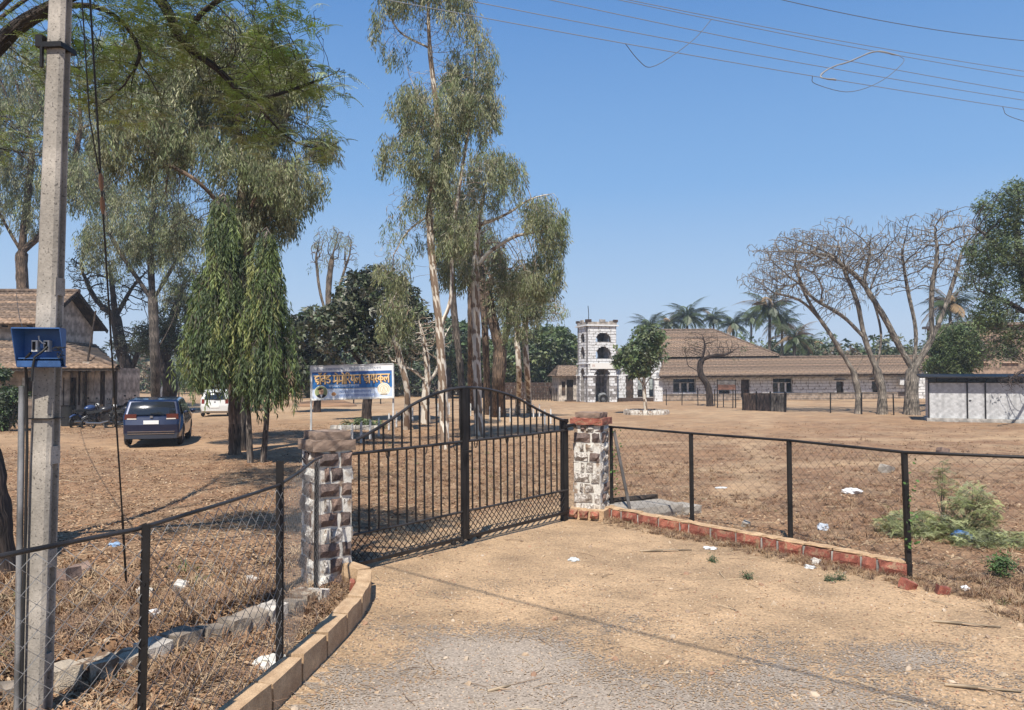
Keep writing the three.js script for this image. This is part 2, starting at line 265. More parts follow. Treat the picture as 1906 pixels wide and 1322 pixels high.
{ const base = thing('pillar_footing', 'broken mortar and brick footing at the foot of the whitewashed pillar', 'footing', V(1.30, 0, -12.9), R(-24)); const g = stoneGeo(.62, .3, .58, 66); const m = part(base, 'mortar_block', g, MT.buff); m.position.y = .02; for (let k = 0; k < 3; k++) { const s = part(base, 'stone', stoneGeo(.14, .1, .1, 70 + k), MT.brick[k]); s.position.set(-.2 + k * .18, .1, .33); } }

// ---------- iron double gate ----------
const GL = V(-1.90, .06, -9.25), GR = V(.90, .115, -12.62);
const gdir = GR.clone().sub(GL), glen = gdir.length(); const GYAW = Math.atan2(-gdir.z, gdir.x), GTILT = Math.asin(gdir.y / glen);
function gateLeaf(label, hinge, L, flip, nBars) {          // local x from the hinge towards the middle
  const t = thing('gate_leaf', label, 'gate', hinge, GYAW + (flip ? Math.PI : 0), 'double iron gate'); t.rotation.order = 'YXZ'; t.rotation.z = flip ? -GTILT : GTILT;
  const arch = x => { const q = clamp(x / L); return 1.455 + .60 * (.22 * (.5 - .5 * Math.cos(Math.PI * q)) + .78 * Math.sin(Math.PI * q / 2) - .05 * Math.sin(Math.PI * 2 * q) * (q < .5 ? 1 : 0)); };
  const top = new MB(), pts = []; for (let k = 0; k <= 26; k++) pts.push(V(L * k / 26, arch(L * k / 26), 0)); top.tube(pts, .021, 8, 0, 1, true); part(t, 'top_rail', top, MT.rail);
  const rail = (n, y, r = .019) => part(t, n, new MB().tube([V(.02, y, 0), V(L / 2, y - .004, 0), V(L - .05, y, 0)], r, 8, 0, 1, true), MT.rail);
  rail('middle_rail', 1.325); rail('lower_rail', .375, .016); part(t, 'bottom_rail', new MB().box(L / 2, .02, 0, L, .045, .03), MT.rail);
  part(t, 'hinge_stile', new MB().box(.012, .67, 0, .022, 1.33, .022), MT.iron);
  part(t, 'meeting_stile', new MB().box(L - .03, arch(L) / 2, 0, .055, arch(L) - .02, .055), MT.iron);
  const sp = L / nBars;
  for (let k = 1; k < nBars; k++) part(t, 'bar', new MB().box(k * sp, .85, 0, .018, .93, .018), MT.iron);
  for (let k = 0; k < nBars; k++) { const x = k ? (k + (flip ? .35 : .5)) * sp : .03; if (x < L - .07) part(t, 'bar', new MB().box(x, (1.335 + arch(x)) / 2, 0, .018, arch(x) - 1.335, .018), MT.iron); }
  const m0 = .045, m1 = .36, hh = m1 - m0;
  for (const s of [-1, 1]) for (let x = -hh + .05; x < L; x += .098) {      // lattice bars
    let a = V(x, s > 0 ? m0 : m1, s * .006), b = V(x + hh, s > 0 ? m1 : m0, s * .006); const cut = (p, q, X) => p.clone().lerp(q, (X - p.x) / (q.x - p.x));
    if (b.x < .05 || a.x > L - .09) continue; if (a.x < .02) a = cut(a, b, .02); if (b.x > L - .06) b = cut(a, b, L - .06);
    part(t, 'lattice_bar', new MB().bar(a, b, .009, .007), MT.iron);
  }
  for (const f of [.30, .62, .9]) part(t, 'scroll', new MB().tube([0, 1, 2, 3, 4, 5, 6].map(k => V(L * f + .03 * Math.cos(Math.PI * k / 6), 1.305 - .085 * Math.sin(Math.PI * k / 6) , .012)), .007, 5), MT.iron);
  for (const f of [.88, .96]) { const w = part(t, 'wheel', new MB().tube([V(L * f - .0, -.012, -.012), V(L * f, -.012, .03)], .034, 12, 0, 1, true), MT.dark); }
  return t;
}
const LEAF_A = glen * .452, LEAF_B = glen * .548;
const leafA = gateLeaf('black iron gate leaf hung beside the stone pillar with wrapped chain link', GL, LEAF_A, false, 13);
const leafB = gateLeaf('black iron gate leaf hung beside the red brick capped pillar', GR, LEAF_B, true, 16);
{ const bolt = new MB(); bolt.box(LEAF_A - .03, 1.19, .06, .16, .03, .03).box(LEAF_A - .1, 1.16, .065, .03, .07, .02).tube([V(LEAF_A + .01, 1.14, .075), V(LEAF_A - .02, 1.09, .075), V(LEAF_A + .03, 1.08, .075), V(LEAF_A + .03, 1.14, .075)], .006, 6); part(leafA, 'latch', bolt, MT.iron); }
{ const p = GR.clone().addScaledVector(gdir, -.018); const t = thing('gate_post', 'black square iron gate post standing against the red capped pillar', 'gate post', V(p.x, 0, p.z), GYAW); part(t, 'post', new MB().box(0, .78, -.03, .09, 1.62, .08), MT.iron); part(t, 'hinge_pin', new MB().tube([V(-.06, 1.5, .03), V(.16, 1.52, .05), V(.24, 1.5, .02)], .03, 7, .5, 4, true), MT.iron); part(t, 'post_cap', new MB().box(0, 1.6, -.03, .11, .03, .1), MT.iron); }
// ---------- chain link fences ----------
function chainBay(t, a, b, bot, top, p = .068, lean = 0, mat = MT.wire) {  // zigzag wires between two ground points, one part for each bay
  const mb = new MB(), L = Math.hypot(b.x - a.x, b.z - a.z), n = Math.round(L / p), ux = (b.x - a.x) / L, uz = (b.z - a.z) / L, rw = p < .06 ? .0013 : p > .07 ? .0021 : .0027;
  for (let i = 0; i <= n; i++) {
    const pts = [], f = i / n, y0 = mix(bot[0], bot[1], f), y1 = mix(top[0], top[1], f), m = Math.max(2, Math.round((y1 - y0) / (p / 1.15)));
    for (let k = 0; k <= m; k++) { const s = f * L + ((k + i) % 2 ? .5 : -.5) * p, w = lean * Math.sin(f * Math.PI) * Math.sin(k / m * Math.PI); pts.push(V(a.x + ux * s - uz * w, y0 + (y1 - y0) * k / m, a.z + uz * s + ux * w + (k % 2 ? .002 : -.002))); }
    mb.tube(pts, rw, 3);
  }
  return part(t, 'chain_link', mb, mat, 'stuff');
}
function anglePost(t, x, d, h, lean = V(0, 0, 0), w = .05, y0 = -.1, mat = MT.iron) { const g = groundY(x, -d), mb = new MB(), a = V(x, g + y0, -d), b = V(x + lean.x, g + h, -d + lean.z); mb.bar(a, b, w, .008, V(1, 0, 0)); mb.bar(a.clone().add(V(-w / 2, 0, -w / 2)), b.clone().add(V(-w / 2, 0, -w / 2)), .008, w, V(1, 0, 0)); for (let k = 1; k < 5; k++) { const c = a.clone().lerp(b, k / 5); mb.box(c.x, c.y, c.z + .006, .012, .012, .006); } return part(t, 'post', mb, mat); }
{
  const t = thing('chain_link_fence', 'sagging chain link fence on iron posts in front of the utility pole', 'fence');
  const q = [[-2.9, 2.6], [-2.37, 3.62], [-2.0, 4.29], [-1.73, 5.97], [-2.04, 7.95]];
  for (const [x, d, h] of [[-2.9, 2.6, 1.5], [-2.0, 4.29, 1.5]]) anglePost(t, x, d, h, V(.02, 0, 0), .045);
  anglePost(t, -1.74, 5.97, 1.66, V(-.012, 0, 0), .055); anglePost(t, -2.06, 8.35, 1.5, V(0, 0, 0), .045);
  for (let i = 0; i + 1 < q.length; i++) if (i !== 1) { const s = i === 0 ? 2 : i + 1; const a = onG(...(i === 0 ? q[0] : q[i])), b = onG(...(i === 0 ? q[2] : q[i + 1])); chainBay(t, a, b, [a.y + .02, b.y + .02], [1.455, i === 3 ? 1.40 : 1.455], i === 3 ? .055 : .068, i === 3 ? .0 : .05); }
  const wrap = [[-2.04, 7.95], [-2.02, 8.25], [-2.07, 8.52], [-2.3, 8.62]]; for (let i = 0; i + 1 < wrap.length; i++) { const a = onG(...wrap[i]), b = onG(...wrap[i + 1]); chainBay(t, a, b, [0, 0], [1.40, 1.42], .05, .02); }
  part(t, 'top_rail', new MB().tube([V(-2.95, 1.47, -2.5), V(-2.02, 1.475, -4.27), V(-1.86, 1.475, -5.2), V(-1.75, 1.48, -5.95), V(-1.85, 1.465, -6.9), V(-1.98, 1.455, -7.9), V(-2.0, 1.45, -8.3)], .013, 8, 0, 1, true), MT.rail);
}
{
  const t = thing('chain_link_fence', 'chain link fence on black iron posts behind the red brick kerb', 'fence');
  const q = [[1.67, 13.2, 1.45], [2.70, 11.84, 1.44], [3.80, 10.78, 1.42], [4.52, 9.0, 1.43], [5.75, 8.35, 1.43], [8.2, 7.2, 1.4]];
  q.forEach(([x, d, h], i) => anglePost(t, x, d, h, V(i === 3 ? -.04 : -.01, 0, 0), .05));
  for (let i = 0; i + 1 < q.length; i++) { const a = onG(q[i][0], q[i][1]), b = onG(q[i + 1][0], q[i + 1][1]); chainBay(t, a, b, [a.y + .02, b.y + .02], [q[i][2] - .02, q[i + 1][2] - .02], .072, .03, MT.wireDark); }
  const rp = q.map(([x, d, h], i) => V(x - (i === 3 ? .04 : .01), h, -d)); part(t, 'top_rail', new MB().tube([V(1.5, 1.45, -13.25), ...rp], .018, 8, 0, 1, true), MT.iron);
  part(t, 'brace', new MB().bar(V(1.7, 1.38, -13.15), V(1.92, -.05, -12.6), .045, .045), MT.rail);
  part(t, 'brace', new MB().bar(V(6.05, 1.0, -8.4), V(5.42, -.05, -8.45), .055, .05), MT.wood);
  const r = rnd(77), vine = [], cols = [], lg = new MB(); lg.quad(V(0, 0, 0), V(.02, .014, .004), V(.045, 0, 0), V(.02, -.014, .004));
  for (const [x, d] of [[4.52, 9.0], [1.72, 13.15]]) for (let k = 0; k < 46; k++) vine.push(mtx(V(x + r.s() * .07, r.r(.35, 1.4), -d + .03 + r() * .03), r() * 6.3, r.r(.7, 1.4), r.s(), r.s()));
  const vm = new THREE.InstancedMesh(lg.geo(), M([.07, .14, .03], .8), vine.length); vine.forEach((m, i) => vm.setMatrixAt(i, m)); vm.name = 'creeper_leaves'; vm.userData.kind = 'stuff'; t.add(vm);
}
// ---------- kerbs ----------
{
  const t = thing('brick_kerb', 'low red brick kerb under the chain link fence', 'kerb'), r = rnd(12);
  const A = V(1.42, 0, -13.05), B = V(4.60, 0, -8.98), dir = B.clone().sub(A), L = dir.length(), yaw = Math.atan2(-dir.z, dir.x); t.position.copy(A); t.rotation.y = yaw;
  let x = 0, k = 0; const bed = new MB(); 
  while (x < L - .1) {
    const w = Math.min(k % 4 === 1 ? r.r(.17, .24) : r.r(.34, .46), L - x), g = stoneGeo(w - .03, .165, .16, 300 + k), b = part(t, 'brick', g, MT.brick[r.i(3)]), gy = groundY(A.x + dir.x * (x / L), A.z + dir.z * (x / L)); b.position.set(x + w / 2, .075 + gy * .6, .02); b.scale.z = .8;
    const m = part(t, 'mortar_cap', stoneGeo(w + .004, .03, .17, 400 + k), MT.buff); m.position.set(x + w / 2, .170 + gy * .6, 0); m.scale.z = .72;
    if (x + w < L - .3) bed.box(x + w - .002, .07, .0, .028, .15, .13); x += w; k++;
  }
  part(t, 'mortar_joints', bed, MT.mortar, 'stuff');
}
{
  const t = thing('block_kerb', 'curved kerb of tan concrete blocks running from the pillar towards the road', 'kerb'), r = rnd(14);
  const c = new THREE.CatmullRomCurve3([V(-1.93, 0, -9.0), V(-1.62, 0, -8.65), V(-1.50, 0, -7.9), V(-1.52, 0, -7.1), V(-1.62, 0, -6.1), V(-1.74, 0, -5.2), V(-1.98, 0, -4.3), V(-2.35, 0, -3.4)]);
  const L = c.getLength(), n = Math.round(L / .52);
  for (let k = 0; k < n; k++) {
    const a = c.getPointAt(k / n), b = c.getPointAt((k + .965) / n), s = b.clone().sub(a), w = s.length(); const g = stoneGeo(w, .24, .17, 500 + k);
    const m = part(t, 'kerb_block', g, MT.buff); m.position.copy(a).lerp(b, .5).add(V(0, .085, 0)); m.rotation.y = Math.atan2(-s.z, s.x); m.scale.z = .85;
    if (k === 1) { const br = part(t, 'brick', stoneGeo(.2, .15, .05, 555), MT.brick[0]); br.position.copy(m.position).add(V(-.12, .0, .02)); br.rotation.y = m.rotation.y + Math.PI; }
  }
}
// ---------- drain walls ----------
const drainM = [M([.62, .54, .45], .95, { map: T.lime, ...bump(T.fineH, .008) }), M([.42, .34, .26], .95, { map: T.blotch, ...bump(T.fineH, .008) }), M([.78, .70, .6], .95, { map: T.blotch, ...bump(T.fineH, .008) })];
{
  const t = thing('drain_wall', 'low pale stone drain wall in dry grass behind the chain link', 'wall'), r = rnd(15);
  const P = [[-4.5, 4.7], [-3.1, 6.15], [-2.18, 7.62], [-1.98, 8.2]];
  for (let i = 0; i + 1 < P.length; i++) { const a = V(P[i][0], 0, -P[i][1]), b = V(P[i + 1][0], 0, -P[i + 1][1]), s = b.clone().sub(a), L = s.length(), n = Math.ceil(L / .27); for (let k = 0; k < n; k++) { const m = part(t, 'stone', stoneGeo(L / n * r.r(.8, 1.05), .26, .22, 600 + i * 20 + k), drainM[r.i(3)]); m.position.copy(a).lerp(b, (k + .5) / n).add(V(r.s() * .03, .01 + r.s() * .03, r.s() * .03)); m.rotation.set(r.s() * .12, Math.atan2(-s.z, s.x) + r.s() * .12, r.s() * .07); } }
}
{
  const t = thing('culvert_slab', 'short grey concrete culvert slab lying behind the straight fence', 'slab', V(2.2, 0, -13.2), R(28));
  const m = part(t, 'slab', stoneGeo(1.15, .22, .62, 650), MT.concrete); m.position.y = .06; const l = part(t, 'lip', stoneGeo(1.2, .08, .08, 651), MT.wood); l.position.set(-.05, .2, -.36); const e = part(t, 'stone', stoneGeo(.4, .16, .5, 652), MT.concrete); e.position.set(.75, .04, .1);
}
// ---------- utility pole ----------
const POLE = V(-3.225, groundY(-3.2, -5.4), -5.4), POLE_H = 8.6;
{
  const t = thing('utility_pole', 'tall pale concrete utility pole carrying a blue meter box', 'pole', POLE, R(-5)); t.rotation.order = 'YXZ';
  const w0 = .172, w1 = .092, d0 = .145, d1 = .085, c = .022, mb = new MB(), H = POLE_H, ring = (y) => { const f = (y + .3) / (H + .3), w = mix(w0, w1, f) / 2, d = mix(d0, d1, f) / 2; return [[-w + c, d], [w - c, d], [w, d - c], [w, d * .45], [w - .03, d * .38], [w - .03, -d * .38], [w, -d * .45], [w, -d + c], [w - c, -d], [-w + c, -d], [-w, -d + c], [-w, d - c]].map(([x, z]) => V(x + y * .02, y, z)); };
  const ys = [-.3, .5, 1.2, 2.1, 2.9, 3.4, 4.2, 5.2, 6.2, 7.4, H];
  for (let k = 0; k + 1 < ys.length; k++) { const a = ring(ys[k]), b = ring(ys[k + 1]); for (let s = 0; s < 12; s++) { const e = (s + 1) % 12; mb.quad(a[s], a[e], b[e], b[s]); } }
  part(t, 'shaft', mb, MT.concrete); const cap = new MB(), rt = ring(H); for (let s = 1; s + 1 < 12; s++) cap.tri(rt[0], rt[s], rt[s + 1]); part(t, 'pole_top', cap, MT.concrete);
  for (const y of [.35, 1.05, 1.75, 2.9]) { const f = y / H, w = mix(w0, w1, f) / 2; part(t, 'web_bridge', new MB().box(w - .02 + y * .02, y, 0, .036, .12, .1), MT.concrete); }
  { const y = 4.55, w = mix(w0, w1, y / H) / 2 + .008, band = new MB(); band.box(y * .02, y, 0, 2 * w, .035, .17).box(y * .02 - w - .02, y + .03, .05, .05, .08, .06).box(y * .02 - w + .01, y - .09, .085, .018, .14, .02); part(t, 'iron_band', band, MT.iron); }
  { const y = 2.0, w = mix(w0, w1, y / H) / 2 + .004; part(t, 'tie_wire', new MB().box(y * .02, y, 0, 2 * w, .008, .165), MT.rail); }
  for (const y of [7.6, 8.1]) part(t, 'cross_arm', new MB().box(y * .02, y, .1, .9, .07, .06), MT.iron);
  part(t, 'conduit', new MB().tube([V(-.065, -.2, .095), V(-.062, .8, .1), V(-.056, 2.22, .11)], .021, 10, 0, 1, true), MT.rail.clone()).material.color.setRGB(.5, .5, .49);
  part(t, 'service_cable', new MB().tube([V(-.03, -.1, .1), V(-.025, .9, .1), V(-.02, 1.8, .1), V(-.012, 2.3, .13), V(.02, 2.40, .19), V(.07, 2.44, .2)], .0095, 7), MT.black);
}
{
  const blue = M([.06, .16, .40], .5, { map: T.blotch, metalness: .1 }), p = POLE.clone().add(V(.0, 2.18, .0)), yaw = R(6);
  const t = thing('meter_box', 'open blue steel meter box mounted on the concrete pole', 'meter box', V(-3.135, 2.365, -5.29), yaw); t.rotation.order = 'YXZ';
  const W = .275, Hh = .245, D = .14;
  part(t, 'back_panel', new MB().box(0, Hh / 2, .006, W - .02, Hh, .008), blue);
  part(t, 'hood', new MB().hexa([V(-W / 2 - .012, Hh - .0, D), V(W / 2 + .012, Hh - .0, D), V(W / 2 + .012, Hh + .008, D), V(-W / 2 - .012, Hh + .008, D), V(-W / 2 + .01, Hh, 0), V(W / 2 - .01, Hh, 0), V(W / 2 - .01, Hh + .008, 0), V(-W / 2 + .01, Hh + .008, 0)]), blue);
  for (const s of [-1, 1]) part(t, 'side_panel', new MB().hexa([V(s * W / 2 + s * .01, .0, .06), V(s * W / 2 + s * .016, .0, .06), V(s * W / 2 + s * .016, Hh, D), V(s * W / 2 + s * .01, Hh, D), V(s * (W / 2 - .012), 0, 0), V(s * (W / 2 - .006), 0, 0), V(s * (W / 2 - .006), Hh, 0), V(s * (W / 2 - .012), Hh, 0)]), blue);
  part(t, 'shelf', new MB().box(0, .052, .045, W - .012, .008, .075), blue); part(t, 'bottom_lip', new MB().box(0, -.004, .04, W, .008, .085).box(0, .016, .083, W, .04, .006), blue);
  for (const x of [-.045, .03]) { const m = part(t, 'meter', new MB().box(x, .135, .03, .036, .075, .045), M([.62, .61, .58], .5)); part(m, 'meter_window', new MB().box(x - .003, .135, .054, .019, .056, .004), MT.dark); }
  part(t, 'switch', new MB().box(-.003, .135, .03, .02, .03, .03), blue);
  part(t, 'grey_wire', new MB().tube([V(-.02, .2, .05), V(-.012, .175, .06), V(.01, .155, .065), V(.028, .15, .06)], .005, 6), MT.white);
  part(t, 'black_cable', new MB().tube([V(-.035, -.1, .1), V(-.03, .0, .1), V(-.02, .06, .1), V(.02, .1, .075), V(.04, .13, .06)], .008, 7), MT.black);
  const r = rnd(31); for (let k = 0; k < 6; k++) { const a = V(.06 + r() * .05, .13 - r() * .05, .04), b = V(.13 + r() * .05, .04 + r() * .09, .10 + r() * .05); part(t, 'loose_wire', new MB().tube([a, a.clone().lerp(b, .5).add(V(0, .02 * r.s(), .03)), b, b.clone().add(V(.02 * r.s(), .03 * r.s(), .0)), b.clone().add(V(-.03, .02 * r.s(), .02))], .0028, 4), MT.black); }
}
{ const a = V(-3.08, 2.62, -5.33), b = at(30, 545, 37.4), t = thing('house_cable', 'black cable running from the meter box up to the tiled house', 'cable', a); part(t, 'cable', new MB().tube([...Array(19)].map((_, k) => a.clone().lerp(b, Math.pow(k / 18, 2)).sub(a).add(V(0, -.7 * Math.sin(Math.pow(k / 18, 2) * 3.14), 0))), .009, 6), MT.black); }
{
  const base = onG(-4.2, 8.66), topP = V(POLE.x + .09, 7.4, POLE.z - .05), t = thing('stay_wire', 'black stay wire running from the pole top down to the dry ground', 'wire', base);
  const f = k => topP.clone().sub(base).multiplyScalar(k).add(V(0, -.10 * Math.sin(k * 3.14), 0));
  part(t, 'wire', new MB().tube([...Array(15)].map((_, k) => f(k / 14)).map((p, k) => k ? p : V(0, -.05, 0)), .0085, 6), MT.black);
  for (const k of [.52, .545]) part(t, 'insulator', new MB().tube([f(k), f(k + .006), f(k + .014), f(k + .019)], [.01, .022, .022, .01], 8, 0, 1, true), M([.15, .08, .05], .4));
  part(t, 'second_strand', new MB().tube([f(.55).add(V(.0, 0, 0)), f(.62).add(V(-.05, 0, .03)), f(.7).add(V(-.04, 0, .05)), f(.98).add(V(-.06, 0, 0))], .006, 5), MT.black);
  part(t, 'anchor_rod', new MB().tube([V(0, -.1, 0), f(.12)], .012, 6, 0, 1, true), MT.iron);
}
// ---------- overhead lines ----------
{
  const ends = [[895, -1, 1906, 184, 10.0, 13.6], [1022, -1, 1906, 167, 10.6, 14.0], [1160, -1, 1906, 153, 11.2, 14.3], [1283, -1, 1906, 124, 11.7, 14.5], [1300, -2, 1906, 114, 11.9, 14.8], [1590, -1, 1906, 54, 11.2, 12.6]];
  const wm = M([.30, .31, .33], .5, { metalness: .5 }), dm = M([.12, .13, .15], .6);
  const lab = ['lowest bare overhead power line crossing the blue sky', 'second lowest overhead power line crossing the blue sky', 'third overhead power line up from the lowest', 'fourth overhead power line, lower strand of the close pair', 'fifth overhead power line, upper strand of the close pair', 'topmost overhead power line in the corner of the sky'];
  const W = ends.map(([x0, y0, x1, y1, d0, d1]) => { const a = at(x0, y0, d0), b = at(x1, y1, d1), s = b.clone().sub(a); return [a.clone().addScaledVector(s, -1.1), b.clone().addScaledVector(s, .8)]; });
  const wp = (k, f) => { const [a, b] = W[k]; return a.clone().lerp(b, f).add(V(0, -.25 * Math.sin(Math.PI * f), 0)); };
  W.forEach((_, k) => { const t = thing('power_line', lab[k], 'power line', V(0, 0, 0), 0, 'overhead power lines'); part(t, 'wire', new MB().tube([...Array(25)].map((_, i) => wp(k, i / 24)), .0055, 5), k === 5 ? dm : wm); });
  const near = (k, px) => { let best = 0, bd = 1e9; for (let f = 0; f <= 1; f += .002) { const p = wp(k, f), s = -p.z; if (s < 1) continue; const q = 953 + p.x / s * FOC; if (Math.abs(q - px) < bd) { bd = Math.abs(q - px); best = f; } } return wp(k, best); };
  const jumper = (label, a, mids, b) => { const t = thing('jumper_cable', label, 'cable'); const c = new THREE.CatmullRomCurve3([a, ...mids, b]); part(t, 'cable', new MB().tube(c.getPoints(26), .0055, 5), dm); return t; };
  { const a = near(0, 1163), b = near(3, 1328), m = at(1211, 125, (-a.z - b.z) / 2); jumper('thin slack cable hanging in a V between two power lines', a, [a.clone().lerp(m, .5).add(V(.0, -.06, 0)), m, m.clone().lerp(b, .55).add(V(.12, 0, 0))], b); }
  { const a = near(0, 1517), b = near(3, 1683), d = (-a.z - b.z) / 2; jumper('thin slack cable hanging in a deep loop below the lines', a, [at(1520, 157, d), at(1580, 171, d), at(1640, 151, d), at(1680, 118, d)], b); }
  { const a = near(0, 1875), b = near(0, 1906), d = -a.z; jumper('short cable end dangling below the lowest line at the picture edge', a, [at(1869, 205, d), at(1872, 212, d)], at(1925, 232, d)); }
  { const t = thing('spacer_cable', 'pale twisted spacer cable tying four power lines together', 'cable'); const c = new THREE.CatmullRomCurve3([near(0, 1560), near(0, 1532), near(1, 1549), near(2, 1588), near(3, 1640), near(3, 1680)]); part(t, 'cable', new MB().tube(c.getPoints(40), .012, 6, .9, 3), MT.wire); }
  { const t = thing('service_line', 'black service cable strung from the pole high over the road', 'cable', V(POLE.x, 0, POLE.z)); const a = V(.1, 7.3, .1), b = V(11, 7.2, 9.0); part(t, 'cable', new MB().tube([...Array(17)].map((_, k) => a.clone().lerp(b, k / 16).add(V(0, -.5 * Math.sin(k / 16 * 3.14), 0))), .016, 6), MT.black); }
}
// ---------- hand-drawn Devanagari letter strokes (unit box, headline at 0, foot at 1) ----------
const GLY = {
  'ह': [.62, 'M.34 0 L.34 .13 Q.08 .14 .12 .34 Q.18 .48 .5 .4 Q.2 .46 .2 .62 Q.26 .78 .46 .66 M.46 .66 Q.62 .8 .38 .98'], 'व': [.56, 'M.46 0 L.46 1 M.46 .32 Q.06 .2 .06 .5 Q.1 .82 .46 .56'], 'र': [.44, 'M.3 0 L.3 .2 Q.3 .46 .08 .5 Q.2 .56 .4 .96'],
  'ड': [.56, 'M.34 0 L.34 .18 Q.05 .18 .08 .38 Q.16 .5 .36 .44 Q.56 .5 .48 .76 Q.34 .96 .14 .8'], 'म': [.62, 'M.52 0 L.52 1 M.14 0 L.14 .62 Q.0 .62 .04 .76 Q.1 .86 .2 .7 L.52 .6'], 'य': [.56, 'M.46 0 L.46 1 M.1 0 Q.3 .2 .12 .42 Q.1 .78 .46 .56'],
  'ल': [.68, 'M.58 0 L.58 1 M.58 .46 Q.44 .24 .34 .46 Q.34 .76 .31 .5 Q.16 .2 .06 .5 Q.06 .8 .2 .86'], 'स': [.62, 'M.52 0 L.52 1 M.2 0 L.2 .2 Q.2 .46 .05 .5 L.26 .9 M.12 .5 L.52 .5'], 'स_': [.36, 'M.2 0 L.2 .2 Q.2 .46 .05 .5 L.26 .9 M.12 .5 L.36 .5'],
  'क': [.7, 'M.35 0 L.35 1 M.35 .36 Q.05 .24 .06 .5 Q.1 .76 .35 .56 M.35 .36 Q.66 .24 .62 .56 Q.6 .72 .5 .66'], 'ा': [.2, 'M.1 0 L.1 1'], 'ॉ': [.2, 'M.1 0 L.1 1 M-.04 -.34 Q.08 -.1 .22 -.34'], 'े': [0, 'M-.1 0 Q-.14 -.24 -.36 -.3'], 'ो': [.2, 'M.1 0 L.1 1 M.1 0 Q.04 -.24 -.14 -.3'],
  'ि': [.18, 'M.1 0 L.1 1 M.1 0 Q.1 -.36 .32 -.3 Q.5 -.24 .5 0'], 'ू': [0, 'M-.35 1 Q-.1 1.0 -.2 1.16 Q-.28 1.3 -.02 1.3'], 'र^': [0, 'M-.14 0 Q-.26 -.28 -.04 -.3'], 'श': [.66, 'M.56 0 L.56 1 M.1 .1 Q.4 0 .34 .3 Q.3 .5 .1 .5 L.36 .9'],
};
function devaText(c, text, x, y, h, lw, width) {
  const toks = text.split(' ').filter(k => k === '|' || GLY[k]), tot = toks.reduce((s, k) => s + (k === '|' ? .3 : GLY[k][0] + .02), 0), sx = width ? width / (tot * h) : 1; c.lineWidth = lw; let cx = x, ws = x;
  const head = e => { c.beginPath(); c.moveTo(ws, y); c.lineTo(e, y); c.stroke(); };
  for (const k of toks) {
    if (k === '|') { head(cx); cx += .3 * h * sx; ws = cx; continue; }
    const [w, p] = GLY[k], n = p.match(/[MLQ]|-?\d*\.?\d+/g); c.beginPath(); const X = () => cx + parseFloat(n.shift()) * h * sx, Y = () => y + parseFloat(n.shift()) * h;
    while (n.length) { const o = n.shift(); if (o === 'M') c.moveTo(X(), Y()); else if (o === 'L') c.lineTo(X(), Y()); else { const a = X(), b = Y(), d = X(), e = Y(); c.quadraticCurveTo(a, b, d, e); } }
    c.stroke(); cx += (w ? w + .02 : 0) * h * sx;
  }
  head(cx);
}
// ---------- vegetation ----------
function leafMat(c, rough = .75, tr = .3) { return new THREE.MeshPhysicalMaterial({ color: lin(...c), roughness: rough, transmission: tr, thickness: 0, side: THREE.DoubleSide }); }
const LM = { plain: leafMat([1, 1, 1], .7, .42), glossy: leafMat([1, 1, 1], .45, .15), dry: M([1, 1, 1], .95) };
function addLeaf(mb, o, dir, len, wid, up, droop = 0) {      // folded lance-shaped leaf
  const d = dir.clone().normalize(), s = d.clone().cross(up).normalize(), n = s.clone().cross(d).normalize();
  const m = o.clone().addScaledVector(d, len * .45).addScaledVector(n, -wid * .18), e = o.clone().addScaledVector(d, len); e.y -= droop * len; m.y -= droop * len * .25;
  const a = m.clone().addScaledVector(s, wid / 2).addScaledVector(n, wid * .3), b = m.clone().addScaledVector(s, -wid / 2).addScaledVector(n, wid * .3);
  const k = mb.v(o, n, 0, 0); mb.v(a, n, 0, 1); mb.v(e, n, 1, 1); mb.v(b, n, 1, 0); mb.i.push(k, k + 1, k + 2, k, k + 2, k + 3);
}
